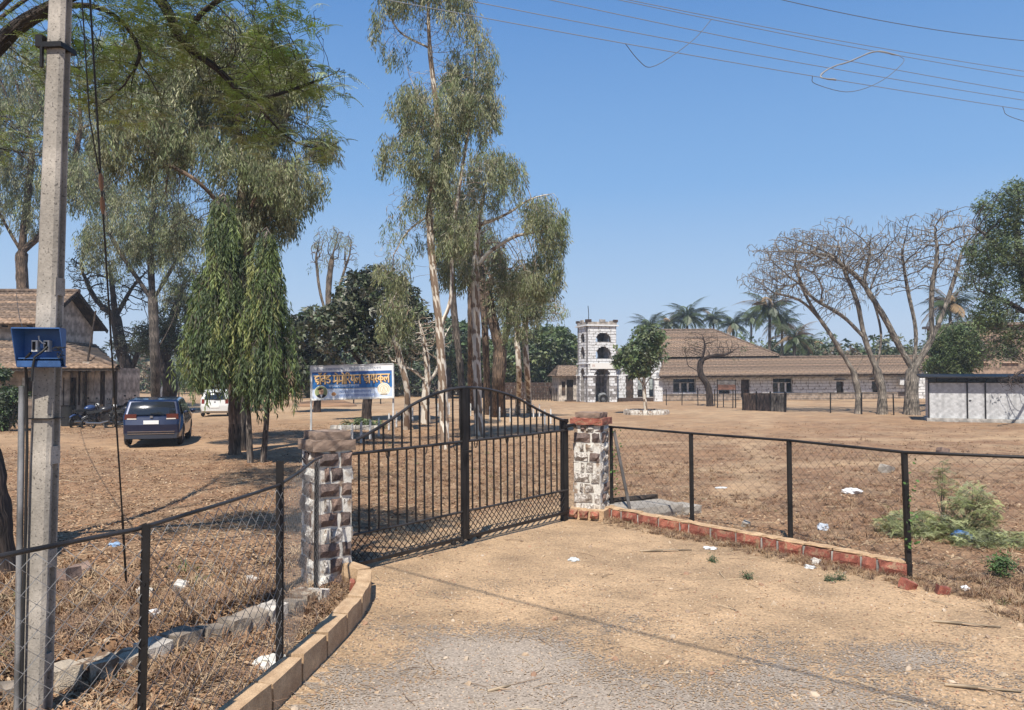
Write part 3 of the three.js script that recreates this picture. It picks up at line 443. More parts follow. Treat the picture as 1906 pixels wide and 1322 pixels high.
function spray(kind, seed, s = 1) {
  const r = rnd(seed), mb = new MB();
  if (kind === 'euc') for (let k = 0; k < 17; k++) { const t = k / 17, o = V(r.s() * .10, -t * .34 + r.s() * .05, r.s() * .10).multiplyScalar(s); addLeaf(mb, o, V(r.s() * .55, -1, r.s() * .55), r.r(.11, .17) * s, .026 * s, V(r.s(), r.s() * .3, r.s())); }
  if (kind === 'weep') for (let k = 0; k < 16; k++) { const t = k / 16, o = V(r.s() * .06, -t * .5, r.s() * .06).multiplyScalar(s); addLeaf(mb, o, V(r.s() * .6, -1, r.s() * .6), r.r(.15, .22) * s, .034 * s, V(r.s(), .2, r.s())); }
  if (kind === 'broad') for (let k = 0; k < 13; k++) { const a = r() * 6.28, o = V(Math.cos(a) * .05, r.s() * .1, Math.sin(a) * .05).multiplyScalar(s); addLeaf(mb, o, V(Math.cos(a), r.r(-.9, .5), Math.sin(a)), r.r(.13, .22) * s, r.r(.065, .10) * s, V(r.s() * .5, 1, r.s() * .5), .25); }
  if (kind === 'small') for (let k = 0; k < 22; k++) { const a = r() * 6.28, o = V(r.s() * .14, r.s() * .12, r.s() * .14).multiplyScalar(s); addLeaf(mb, o, V(Math.cos(a), r.r(-.8, .7), Math.sin(a)), r.r(.06, .11) * s, .034 * s, V(r.s() * .6, 1, r.s() * .6)); }
  if (kind === 'pinnate') for (let f = 0; f < 4; f++) {
    const a = f * 1.57 + r.s() * .6, L = r.r(.16, .26) * s, dr = r.r(.15, .5);
    for (let k = 0; k < 8; k++) for (const q of [-1, 1]) { const t = (k + 1) / 8, c = V(Math.cos(a), -dr * t, Math.sin(a)).multiplyScalar(L * t); const side = V(-Math.sin(a) * q, -.12, Math.cos(a) * q).addScaledVector(V(Math.cos(a), 0, Math.sin(a)), .4); addLeaf(mb, c, side, .052 * s * (1.15 - .5 * t), .018 * s, V(0, 1, 0), .1); }
  }
  if (kind === 'pod') for (let k = 0; k < 5; k++) { const o = V(r.s() * .25, r.s() * .12, r.s() * .25); addLeaf(mb, o, V(r.s() * .25, -1, r.s() * .25), r.r(.22, .36) * s, .026 * s, V(r.s(), .1, r.s())); }
  return mb.geo();
}
const SP = {}; for (const [k, n] of [['euc', 3], ['weep', 3], ['broad', 3], ['small', 3], ['pinnate', 3], ['pod', 2]]) SP[k] = [...Array(n)].map((_, i) => spray(k, 40 + i * 13));
// space colonisation: limbs are polylines, attract points pull branches out of them
function grow(limbs, att, step, kill, maxN, rng, gravity = 0) {
  const P = [], par = [];
  let first = 0;
  for (const L of limbs) {
    let prev = -1, start = L[0];
    if (P.length) { let bd = 1e9; P.forEach((p, i) => { const q = p.distanceTo(start); if (q < bd) { bd = q; prev = i; } }); }
    const c = L.length > 2 ? new THREE.CatmullRomCurve3(L) : new THREE.LineCurve3(L[0], L[1]), n = Math.max(2, Math.ceil(c.getLength() / step));
    for (let k = prev < 0 ? 0 : 1; k <= n; k++) { P.push(c.getPoint(k / n)); par.push(prev); prev = P.length - 1; }
    first = first || P.length;
  }
  const A = att.map(p => ({ p, n: 0, d: 1e9, on: true })); let from = 0; const ch = {};
  for (let it = 0; it < 140 && P.length < maxN; it++) {
    for (const a of A) if (a.on) for (let i = from; i < P.length; i++) { const dx = P[i].x - a.p.x, dy = P[i].y - a.p.y, dz = P[i].z - a.p.z, q = dx * dx + dy * dy + dz * dz; if (q < a.d) { a.d = q; a.n = i; } }
    from = P.length; const pull = new Map(); let live = 0;
    for (const a of A) { if (!a.on) continue; if (a.d < kill * kill) { a.on = false; continue; } live++; const v = a.p.clone().sub(P[a.n]).normalize(), g = pull.get(a.n); g ? g.add(v) : pull.set(a.n, v); }
    if (!live) break;
    for (const [i, v] of pull) { v.normalize(); if (par[i] >= 0) v.addScaledVector(P[i].clone().sub(P[par[i]]).normalize(), .55); v.y += gravity; v.x += rng.s() * .22; v.y += rng.s() * .22; v.z += rng.s() * .22; const q = P[i].clone().addScaledVector(v.normalize(), step), ks = ch[i] || (ch[i] = []); if (ks.some(k => P[k].distanceToSquared(q) < step * step * .2)) { for (const a of A) if (a.on && a.n === i) a.on = false; continue; } ks.push(P.length); P.push(q); par.push(i); }
  }
  return { P, par, first };
}
function skeleton(g, r0, tipR, expo = 2.3, ls = 1, nTrunk = 0) {
  const N = g.P.length, R_ = new Float32Array(N), kids = [...Array(N)].map(() => []);
  for (let i = N - 1; i >= 0; i--) { if (!kids[i].length && R_[i] === 0) R_[i] = 1; const p = g.par[i]; if (p >= 0) { kids[p].push(i); } }
  const w = new Float32Array(N); for (let i = N - 1; i >= 0; i--) { if (!kids[i].length) w[i] = 1; if (g.par[i] >= 0) w[g.par[i]] += w[i]; }
  const wm = w[0]; for (let i = 0; i < N; i++) R_[i] = Math.max(tipR, r0 * Math.pow(w[i] / wm, 1 / expo) * (i < nTrunk ? 1 : ls));
  return { R: R_, kids, w };
}
function woodMesh(g, sk, base, flare = 1.25, bumpA = .12, seed = 1) {
  const mb = new MB(), { P, par } = g, { R: rr, kids } = sk, stack = [[0, -1]];
  while (stack.length) {
    const [s, from] = stack.pop(); const pts = [], rad = []; if (from >= 0) { pts.push(P[from]); rad.push(Math.min(rr[from], rr[s] * 1.15)); }
    let i = s; for (; ;) { pts.push(P[i]); rad.push(rr[i]); if (!kids[i].length) break; let b = kids[i][0]; for (const k of kids[i]) if (rr[k] > rr[b]) b = k; for (const k of kids[i]) if (k !== b) stack.push([k, i]); i = b; }
    if (pts.length < 2) continue; const R0 = rad[from >= 0 ? 1 : 0];
    if (from < 0) { for (let k = 0; k < Math.min(4, rad.length); k++) rad[k] *= 1 + (flare - 1) * (1 - k / 4); }
    mb.tube(pts.map(p => p.clone().sub(base)), rad, R0 > .07 ? 9 : R0 > .03 ? 6 : R0 > .014 ? 4 : 3, R0 > .05 ? bumpA : 0, seed);
  }
  return mb;
}
const inEll = (r, c, e) => { for (; ;) { const x = r.s(), y = r.s(), z = r.s(), q = x * x + y * y + z * z; if (q < 1 && q > .04) return V(c.x + x * e.x, c.y + y * e.y, c.z + z * e.z); } };
function palette(cols, r, lo = .6, hi = 1.35) { const a = cols[r.i(cols.length)], k = r.r(lo, hi); return lin(a[0] * k, a[1] * k, a[2] * k); }
// o: base, limbs, ell [[px,py,rx,ry,n,dz,rz]], d, step, kill, r0, leaf kind, n sprays/node, cols, bark
function tree(name, label, category, o, group) {
  o.gapS = o.gapS || 20 / o.d; const r = rnd(o.seed), base = o.base, t = thing(name, label, category, base, 0, group), k = o.d / FOC;
  const att = []; let vol = 0; for (const [px, py, rx, ry, n, dz = 0, rz] of o.ell || []) { const c = at(px, py, o.d + dz), e = V(rx * k, ry * k, rz || (rx + ry) / 2 * k); vol += 4.19 * e.x * e.y * e.z; for (let q = 0; q < n * (o.dens || 2.1); q++) att.push(inEll(r, c, e)); }
  const st = Math.min(o.step * .8, Math.cbrt(vol / att.length) * .55), g = grow(o.limbs, att, st, st * .85, o.maxN || 9000, r, o.gravity || 0), sk = skeleton(g, o.r0, o.tip || .004, o.expo || 2.05, o.limb || .8, g.first);
  part(t, 'trunk', woodMesh(g, sk, base, o.flare || 1.3, o.bump ?? .14, o.seed), o.bark);
  if (o.leaf) {
    const lists = SP[o.leaf].map(() => []), cols = SP[o.leaf].map(() => []);
    const j = (o.jit || .16) * .42;
    g.P.forEach((p, i) => {
      if (sk.w[i] > (o.tw || 2) || p.y < (o.minY || 0)) return; const gap = fbm(p.x * o.gapS + 50, p.y * o.gapS + p.z * o.gapS * .7, 0, 2, o.seed), tip = !sk.kids[i].length, nn = o.n * (tip ? 2.1 : .32) * sst(.26, .58, gap), n = Math.floor(nn) + (r() < nn % 1 ? 1 : 0);
      for (let q = 0; q < n; q++) { const v = r.i(lists.length), tilt = o.leaf === 'euc' || o.leaf === 'weep' || o.leaf === 'pod' ? .3 : o.leaf === 'pinnate' ? .4 : 1.2; lists[v].push(mtx(p.clone().sub(base).add(V(r.s() * j, r.s() * j - (o.leaf === 'euc' ? .05 : 0), r.s() * j)), r() * 6.28, (o.ls || 1) * r.r(.75, 1.25), r.s() * tilt, r.s() * tilt)); cols[v].push(palette(o.cols, r)); }
    });
    lists.forEach((l, v) => { if (!l.length) return; const m = new THREE.InstancedMesh(SP[o.leaf][v], o.lmat || LM.plain, l.length); l.forEach((x, i) => { m.setMatrixAt(i, x); m.setColorAt(i, cols[v][i]); }); m.name = o.crown || 'crown'; m.userData.kind = 'stuff'; t.add(m); });
  }
  if (globalThis.STAT) console.log(label, g.P.length, sk.w[0]); return t;
}
const EUC = [[.195, .235, .085], [.27, .285, .12], [.145, .18, .065], [.36, .35, .20], [.225, .225, .11]], ASH = [[.11, .165, .036], [.18, .23, .055], [.06, .10, .026], [.30, .31, .09], [.09, .13, .035], [.24, .16, .09]];
const DARKB = [[.065, .09, .036], [.11, .125, .07], [.045, .065, .027], [.22, .215, .16]], GREENB = [[.09, .15, .035], [.13, .19, .05], [.17, .20, .06], [.07, .11, .03]], ACA = [[.20, .29, .06], [.27, .35, .09], [.15, .23, .05]];
const pxs = (d, ...a) => a.map(([x, y, dz = 0]) => at(x, y, d + dz));
// --- overhanging tree beside the pole
{
  const b = onG(-5.98, 9.2), d = 8.6;
  tree('rain_tree', 'leaning dark trunked tree whose feathery branches arch over the pole', 'tree', {
    seed: 5, dens: 2.8, base: b, d, r0: .24, expo: 1.75, limb: .5, flare: 1.25, bump: .2, step: .13, maxN: 16000, bark: MT.barkDark, leaf: 'pinnate', n: .55, jit: .2, ls: .8, cols: ACA, tip: .0028, minY: 3.4,
    limbs: [[b.clone().add(V(0, -.1, 0)), V(-6.2, 1.2, -9.2), V(-6.62, 2.6, -9.0), V(-7.0, 4.0, -8.7)],
      [V(-7.0, 4.0, -8.7), ...pxs(d, [-60, 160], [20, 60], [85, 18], [190, -30], [290, -8], [345, 82], [400, 125], [470, 182], [540, 168], [640, 130])],
      [...pxs(d, [470, 182], [500, 220], [545, 262], [600, 280])], [...pxs(d, [85, 18], [160, 10], [215, 30], [260, 95], [250, 130])], [...pxs(d, [345, 82], [370, 30], [430, -10], [520, -30])], [V(-7.0, 4.0, -8.7), ...pxs(d - 1.2, [-40, 60], [90, -60], [250, -160])], [V(-7.0, 4.0, -8.7), V(-8, 5.2, -8.8), V(-9, 6.4, -9)], [V(-7.0, 4.0, -8.7), V(-7.0, 6.0, -9.4), V(-7.5, 8.3, -10.4), V(-8.3, 10.8, -11.9), V(-8.8, 12.2, -12.8)], [V(-7.0, 6.0, -9.4), V(-6.0, 7.8, -10.6), V(-4.8, 9.0, -11.8), V(-3.8, 9.6, -12.4)], [V(-7.5, 8.3, -10.4), V(-6.6, 9.6, -11.8), V(-5.6, 10.6, -13)]],
    ell: [[300, 40, 230, 75, 330, .2, 1.3], [450, 110, 130, 70, 240, .1, 1.1], [585, 150, 70, 40, 80, 0, .5], [590, 270, 45, 30, 34, 0, .5], [110, 110, 90, 60, 110, .3, .8], [520, 60, 90, 60, 120, 0, .9], [230, 170, 110, 60, 110, .3, .8], [60, 20, 90, 50, 60, 0, 1], [0, 250, 90, 50, 60, .3, 1], [480, 220, 60, 60, 70, 0, .5], [350, -140, 300, 80, 120, -.6, 1.8], [190, -260, 330, 110, 300, 3, 2.2], [60, -330, 200, 110, 220, 3, 2]],
  });
}
// --- eucalyptus over the parked cars
{
  const d = 23, b = gp(437, 846), L = pxs(d, [436, 700], [440, 560], [447, 430], [452, 320], [440, 200], [430, 70]);
  tree('eucalyptus_tree', 'tall brown trunked eucalyptus rising behind the weeping tree near the cars', 'tree', { seed: 11, dens: 3.2, base: b, d, r0: .18, step: .24, bark: MT.barkBrown, leaf: 'euc', n: 1.25, jit: .3, ls: 1.15, cols: EUC, tip: .005, minY: 3.6, gravity: .05,
    limbs: [[b.clone().add(V(0, -.1, 0)), at(437, 800, d), ...L], [L[3], ...pxs(d, [500, 260], [540, 200])], [L[2], ...pxs(d, [500, 330, -1], [560, 300, -1])], [L[3], ...pxs(d, [380, 240, 1], [330, 160, 1])], [L[2], ...pxs(d, [370, 340, -1], [300, 300, -1])], [L[4], ...pxs(d, [480, 100], [510, 60])]],
    ell: [[430, 100, 95, 85, 260, 0], [520, 170, 75, 90, 240, 0], [350, 200, 90, 90, 240, 1], [540, 330, 60, 50, 120, -1], [300, 110, 90, 80, 200, 1], [430, 300, 110, 70, 220, 0], [260, 240, 80, 80, 170, -1], [480, 400, 60, 50, 110, 0], [340, 390, 60, 60, 120, 0], [590, 250, 35, 40, 60, 0]] });
}
{
  const d = 23.8, b = gp(448, 838), L = pxs(d, [452, 640], [462, 480], [480, 360]);
  tree('eucalyptus_tree', 'slimmer eucalyptus trunk standing close against the tall brown one', 'tree', { seed: 12, dens: 3, base: b, d, r0: .16, step: .26, bark: MT.barkGrey, leaf: 'euc', n: 1.25, jit: .28, ls: 1.1, cols: EUC, tip: .005, minY: 4.5,
    limbs: [[b.clone().add(V(0, -.1, 0)), ...L], [L[2], ...pxs(d, [500, 280], [530, 250])]], ell: [[510, 380, 55, 60, 150, 0], [510, 300, 60, 50, 120, 0], [470, 200, 60, 70, 120, .5]] });
}
{
  const d = 46, b = gp(290, 770), L = pxs(d, [288, 660], [284, 560], [280, 470], [285, 380]);
  tree('eucalyptus_tree', 'pale eucalyptus with a straight trunk behind the blue car', 'tree', { seed: 13, dens: 3, base: b, d, r0: .28, step: .42, bark: MT.barkGrey, leaf: 'euc', n: 1.25, jit: .5, ls: 1.7, cols: EUC, tip: .008, minY: 6,
    limbs: [[b.clone().add(V(0, -.1, 0)), ...L], [L[1], ...pxs(d, [330, 480], [350, 420])], [L[1], ...pxs(d, [230, 480], [200, 430])], [L[0], ...pxs(d, [320, 600], [340, 540])]],
    ell: [[280, 400, 75, 80, 220, 0], [210, 450, 60, 60, 130, 0], [340, 450, 55, 70, 130, 0], [200, 330, 60, 70, 140, 1], [300, 300, 70, 50, 110, 0], [310, 540, 40, 30, 50, 0]] });
}
{
  const d = 50, b = onG(at(45, 700, 50).x, 50), L = pxs(d, [42, 560], [40, 470], [50, 380], [60, 280]);
  tree('eucalyptus_tree', 'large grey eucalyptus standing behind the tiled house roof', 'tree', { seed: 14, dens: 3, base: b, d, r0: .36, step: .45, bark: MT.barkBrown, leaf: 'euc', n: 1.25, jit: .55, ls: 1.8, cols: EUC, tip: .009, minY: 7,
    limbs: [[b.clone().add(V(0, -.1, 0)), ...L], [L[1], ...pxs(d, [90, 420], [130, 330], [150, 240])], [L[1], ...pxs(d, [0, 400], [-40, 320])], [L[1], ...pxs(d, [20, 440], [5, 400])]],
    ell: [[60, 260, 90, 100, 300, 0], [130, 190, 80, 90, 220, 0], [30, 130, 80, 80, 180, 1], [150, 320, 60, 70, 150, 0], [-20, 280, 60, 90, 120, 0], [40, 390, 70, 40, 110, 0], [180, 120, 70, 60, 100, 0]] });
}
{
  const d = 56, b = gp(232, 758), L = pxs(d, [240, 700], [228, 660], [215, 590], [205, 500]);
  tree('acacia_tree', 'thin leafless tree with a white banded trunk beside the veranda posts', 'tree', { seed: 15, base: b, d, r0: .5, expo: 2.0, step: .36, bark: MT.barkDark, leaf: 'small', n: .45, jit: .5, ls: 1.7, cols: DARKB, tip: .012, minY: 4,
    limbs: [[b.clone().add(V(0, -.1, 0)), ...L], [L[0], ...pxs(d, [262, 640], [275, 600])], [L[2], ...pxs(d, [180, 560], [150, 500])], [L[2], ...pxs(d, [250, 530], [280, 500])]], ell: [[215, 540, 75, 60, 90, 0], [250, 640, 45, 35, 160, 0], [170, 500, 40, 40, 40, 0]] });
  const t = thing('painted_band', 'white painted band round the trunk beside the veranda posts', 'paint band', b); part(t, 'paint', new MB().tube([V(.16, .55, 0), V(.2, 1.5, 0)], [.66, .6], 14), MT.white);
}
{
  const d = 52, b = gp(309, 762), L = pxs(d, [316, 720], [306, 670], [320, 600], [345, 520]);
  tree('acacia_tree', 'bent dark tree with a white banded trunk behind the blue car roof', 'tree', { seed: 16, base: b, d, r0: .46, expo: 2.0, step: .36, bark: MT.barkDark, leaf: 'small', n: 1, jit: .5, ls: 1.8, cols: [[.07, .10, .035], [.10, .13, .05], [.05, .07, .03]], tip: .01, minY: 3.5,
    limbs: [[b.clone().add(V(0, -.1, 0)), ...L], [L[1], ...pxs(d, [290, 640], [275, 610])]], ell: [[330, 600, 40, 60, 160, 0], [285, 630, 45, 30, 110, 0], [350, 540, 35, 45, 90, 0]] });
  const t = thing('painted_band', 'white painted band round the bent trunk behind the blue car', 'paint band', b); part(t, 'paint', new MB().tube([V(.1, .75, 0), V(.22, 1.5, 0)], [.58, .53], 14), MT.white);
}
// --- weeping mast trees: trunk, hanging boughs
function mastTree(label, b, d, cx, y0, y1, prof, n, seed, twin) {
  const r = rnd(seed), t = thing('weeping_mast_tree', label, 'tree', b, 0, 'weeping mast trees'), k = d / FOC, top = at(cx, y0, d), mb = new MB();
  const tr = [b.clone().add(V(0, -.1, 0)), b.clone().lerp(top, .3).add(V(.1, 0, 0)), b.clone().lerp(top, .7), top]; const cv = new THREE.CatmullRomCurve3(tr);
  mb.tube(cv.getPoints(16).map(p => p.sub(b)), [...Array(17)].map((_, i) => mix(.085, .015, i / 16)), 7, .15, seed);
  if (twin) { const tb = gp(twin[0], twin[1]); mb.tube([tb.clone().add(V(0, -.1, 0)), tb.clone().lerp(cv.getPoint(.28), .5).add(V(.06, 0, 0)), cv.getPoint(.28)].map(p => p.sub(b)), [.075, .06, .05], 7, .15, seed + 1); }
  const L = SP.weep.map(() => []), C = SP.weep.map(() => []);
  for (let q = 0; q < n; q++) {
    const f = Math.pow(r(), .8); if (fbm(f * 9, q * 0 + seed, 0, 2, 3) < .36 + .2 * r() && f > .1) continue; const y = mix(y0, y1 - 40, f), a = r() * 6.28, hw = prof(f) * k * r.r(.45, 1.0) * (.72 + .75 * fbm(Math.cos(a) * 1.6 + 9, f * 6 + Math.sin(a) * 1.6, 0, 2, seed)), s = at(cx, y, d), dl = r.r(.5, 1.1);
    s.y += .25; const bc = ASH[r.i(r() < .08 ? 6 : 5)]; const o = V(Math.cos(a), 0, Math.sin(a)), pts = [0, .35, .7, 1].map(u => s.clone().addScaledVector(o, hw * Math.sin(u * 1.57)).add(V(0, -dl * u * u, 0)).sub(b)); mb.tube(pts, [.018, .012, .008, .004], 3);
    for (let u = .25; u <= 1.01; u += .15) { const p = s.clone().addScaledVector(o, hw * Math.sin(u * 1.57)).add(V(r.s() * .12, -dl * u * u + r.s() * .1, r.s() * .12)).sub(b), v = r.i(3); L[v].push(mtx(p, r() * 6.28, r.r(.75, 1.2), r.s() * .22, r.s() * .22)); C[v].push(palette([bc], r)); }
  }
  part(t, 'trunk', mb, MT.barkGrey);
  L.forEach((l, v) => { const m = new THREE.InstancedMesh(SP.weep[v], LM.plain, l.length); l.forEach((x, i) => { m.setMatrixAt(i, x); m.setColorAt(i, C[v][i]); }); m.name = 'crown'; m.userData.kind = 'stuff'; t.add(m); });
}
mastTree('broad weeping mast tree with long hanging green boughs over the white car', gp(466, 862), 21, 415, 372, 705, f => 12 + 66 * Math.pow(f, .8), 760, 71);
mastTree('narrow weeping mast tree on a thin forked stem behind the stone pillar', gp(489, 861), 20.6, 497, 440, 735, f => 14 + 40 * Math.min(1, f * 1.5) - 14 * sst(.7, 1, f), 380, 72);
// --- eucalyptus grove behind the gate
{
  const d = 25, b = gp(828, 836), L = pxs(d, [826, 760], [822, 680], [818, 612], [806, 500], [800, 400], [815, 250], [800, 90], [795, -60]), F = pxs(d, [818, 612], [838, 560], [842, 450], [858, 330], [880, 180], [885, 60]);
  tree('eucalyptus_tree', 'tallest eucalyptus behind the gate, pale forked trunk and crown reaching the picture top', 'tree', { seed: 21, dens: 2.6, base: b, d, r0: .145, step: .25, maxN: 11000, bark: MT.barkPale, leaf: 'euc', n: 1.1, jit: .3, ls: 1.12, cols: EUC, tip: .005, minY: 4.2, gravity: .04,
    limbs: [[b.clone().add(V(0, -.1, 0)), ...L], F, [L[4], ...pxs(d, [760, 430], [735, 470])], [L[6], ...pxs(d, [745, 60], [720, 20])], [L[5], ...pxs(d, [770, 160, -1], [745, 90, -1])]],
    ell: [[790, -30, 95, 70, 260, 0], [745, 50, 55, 60, 130, 0], [840, 70, 60, 80, 200, 0], [885, 110, 40, 90, 120, 0], [820, 190, 95, 60, 220, 0], [890, 200, 45, 60, 110, 0], [790, 280, 70, 60, 170, 0], [850, 330, 75, 60, 180, 0], [760, 400, 45, 60, 110, 0], [735, 480, 40, 60, 100, .5], [820, 420, 60, 50, 120, 0], [725, 280, 20, 40, 30, 0]] });
}
{
  const d = 30, b = gp(892, 812), L = pxs(d, [888, 720], [886, 610], [884, 500], [890, 420], [905, 340]);
  tree('eucalyptus_tree', 'white trunked eucalyptus behind the gate with crown leaning towards the tower', 'tree', { seed: 22, dens: 2.8, base: b, d, r0: .17, step: .28, maxN: 9500, bark: MT.barkPale, leaf: 'euc', n: 1.1, jit: .34, ls: 1.25, cols: EUC, tip: .005, minY: 5,
    limbs: [[b.clone().add(V(0, -.1, 0)), ...L], [L[3], ...pxs(d, [940, 400], [990, 370], [1030, 360])], [L[2], ...pxs(d, [910, 470], [960, 440], [1010, 430])], [L[2], ...pxs(d, [850, 470], [830, 430])]],
    ell: [[920, 330, 60, 60, 170, 0], [940, 410, 80, 60, 240, 0], [1010, 420, 50, 60, 170, 0], [970, 490, 60, 55, 150, 0], [880, 400, 60, 60, 150, .5], [1015, 500, 30, 45, 60, 0], [850, 480, 40, 50, 80, 0]] });
}
for (const [px, py, d, sd, r0, lab, top, ell, bark] of [
  [876, 764, 48, 23, .26, 'brown barked eucalyptus trunk just beside the white trunk in the grove', [[878, 620], [876, 500], [868, 400]], [[865, 430, 55, 60, 150, 0], [900, 480, 50, 50, 120, 0]], 'barkBrown'],
  [926, 776, 43, 24, .38, 'stout brown pollarded tree with forked limbs in the grove', [[928, 700], [930, 655], [915, 590], [905, 530]], [[925, 540, 55, 50, 150, 0], [960, 520, 40, 40, 80, 0]], 'barkBrown'],
  [908, 772, 45, 25, .2, 'dark straight eucalyptus trunk between the white and the stout trunks', [[904, 640], [898, 540], [895, 460]], [[895, 470, 50, 50, 100, 0]], 'barkBrown'],
  [963, 772, 42, 26, .15, 'slim white eucalyptus, left of the pair nearest the tower', [[966, 690], [962, 620], [968, 540]], [[975, 545, 45, 50, 110, 0], [960, 600, 25, 25, 30, 0]], 'barkPale'],
  [985, 768, 43, 27, .17, 'slim white eucalyptus, right of the pair nearest the tower', [[981, 690], [977, 620], [985, 540]], [[1000, 545, 45, 45, 120, 0], [1030, 580, 30, 22, 40, 0]], 'barkPale'],
  [862, 800, 34, 28, .15, 'thin slanting grey eucalyptus trunk behind the tall forked one', [[858, 700], [846, 590], [838, 480], [830, 380]], [[835, 380, 45, 60, 110, 0], [860, 440, 35, 40, 60, 0]], 'barkGrey'],
  [757, 800, 33, 29, .13, 'thin pale leaning tree between the sign and the tall eucalyptus', [[757, 720], [750, 690], [738, 640], [730, 600]], [[735, 580, 35, 40, 60, 0]], 'barkPale'],
]) {
  const b = gp(px, py), L = pxs(d, ...top);
  tree('eucalyptus_tree', lab, 'tree', { seed: sd, base: b, d, r0, step: .38, maxN: 6000, bark: MT[bark], leaf: 'euc', n: 1.15, jit: .42, ls: 1.55, cols: EUC, tip: .007, minY: 4,
    limbs: [[b.clone().add(V(0, -.1, 0)), ...L], ...(sd === 24 ? [pxs(d, [930, 655], [945, 610], [952, 560])] : [])], ell });
}
// --- broad dark tree behind the sign and its neighbours
for (const [lab, px, py, d, sd, r0, limbs, ell, cols, leaf, ls] of [
  ['dark broad leaved tree spreading behind the school sign', 682, 786, 40, 31, .24, [[[684, 742], [690, 690], [700, 630]], [[688, 700], [660, 660], [640, 620]], [[690, 690], [730, 650], [760, 610]]], [[700, 570, 80, 70, 380, 0], [750, 610, 50, 60, 220, 0], [640, 620, 55, 60, 230, 0], [690, 640, 90, 35, 240, 0]], DARKB, 'broad', 1.5],
  ['low dark leafy tree left of the sign board', 590, 756, 50, 32, .22, [[[592, 720], [588, 660], [585, 620]]], [[585, 630, 48, 55, 260, 0], [560, 690, 45, 30, 130, 0]], DARKB, 'broad', 1.8],
  ['bare forked pale tree with low spreading boughs right of the sign', 792, 786, 38, 33, .2, [[[793, 730], [796, 700], [790, 640], [780, 600]], [[796, 712], [770, 690], [730, 672]], [[796, 712], [812, 690], [820, 650]]], [[770, 650, 70, 30, 120, 0], [800, 620, 50, 30, 80, 0]], DARKB, 'small', 1.6],
  ['round green mango tree in the distance behind the forked eucalyptus', 832, 738, 80, 34, .4, [[[832, 700], [832, 660]]], [[835, 640, 55, 38, 330, 0]], [[.06, .11, .03], [.09, .14, .04]], 'broad', 2.9],
  ['bright leafy tree beside the school tower', 1006, 738, 78, 35, .4, [[[1006, 710], [1004, 670]], [[1006, 710], [1030, 680]]], [[1000, 655, 55, 45, 380, 0], [1035, 650, 35, 35, 170, 0], [960, 670, 40, 35, 160, 0]], GREENB, 'broad', 2.8],
  ['green leafy tree behind the grove trunks', 900, 738, 82, 36, .35, [[[900, 700], [900, 670]]], [[900, 670, 60, 32, 280, 0]], GREENB, 'broad', 2.9],
  ['bushy green tree behind the white shed', 1800, 760, 52, 37, .3, [[[1800, 700], [1805, 660]]], [[1800, 645, 65, 38, 380, 0], [1770, 680, 40, 25, 120, 0]], GREENB, 'small', 2.2],
]) {
  const b = onG(at(px, py, d).x, d); b.y = groundY(b.x, b.z);
  tree('leafy_tree', lab, 'tree', { seed: sd, base: b, d, r0, step: d / 110, maxN: 6000, bark: sd === 33 ? MT.barkPale : MT.barkDark, leaf, n: sd === 33 ? .5 : cols === DARKB ? 1.15 : 1.7, jit: d / 95, ls, cols, tip: .007, minY: 1.5, lmat: cols === DARKB ? LM.glossy : LM.plain, limbs: limbs.map((l, i) => i ? pxs(d, ...l) : [b.clone().add(V(0, -.1, 0)), ...pxs(d, ...l)]), ell });
}
{ const d = 60, b = onG(at(607, 700, 60).x, 60), L = pxs(d, [609, 690], [611, 600], [612, 530], [618, 480]);
  tree('bare_tree', 'tall bare topped tree with upright branches above the sign', 'tree', { seed: 38, base: b, d, r0: .36, limb: .5, dens: 3, step: .4, bark: MT.barkTan, tip: .012, limbs: [[b.clone().add(V(0, -.1, 0)), ...L], [L[1], ...pxs(d, [595, 540], [588, 480])], [L[1], ...pxs(d, [630, 540], [645, 490])]], ell: [[612, 460, 32, 42, 60, 0], [645, 470, 22, 40, 40, 0], [590, 470, 15, 35, 25, 0]], leaf: 'euc', n: .25, ls: 1.6, cols: EUC, jit: .4 }); }
const podBark = M([.56, .48, .39], .92, { map: T.bark, bumpMap: T.barkH, bumpScale: .015 });
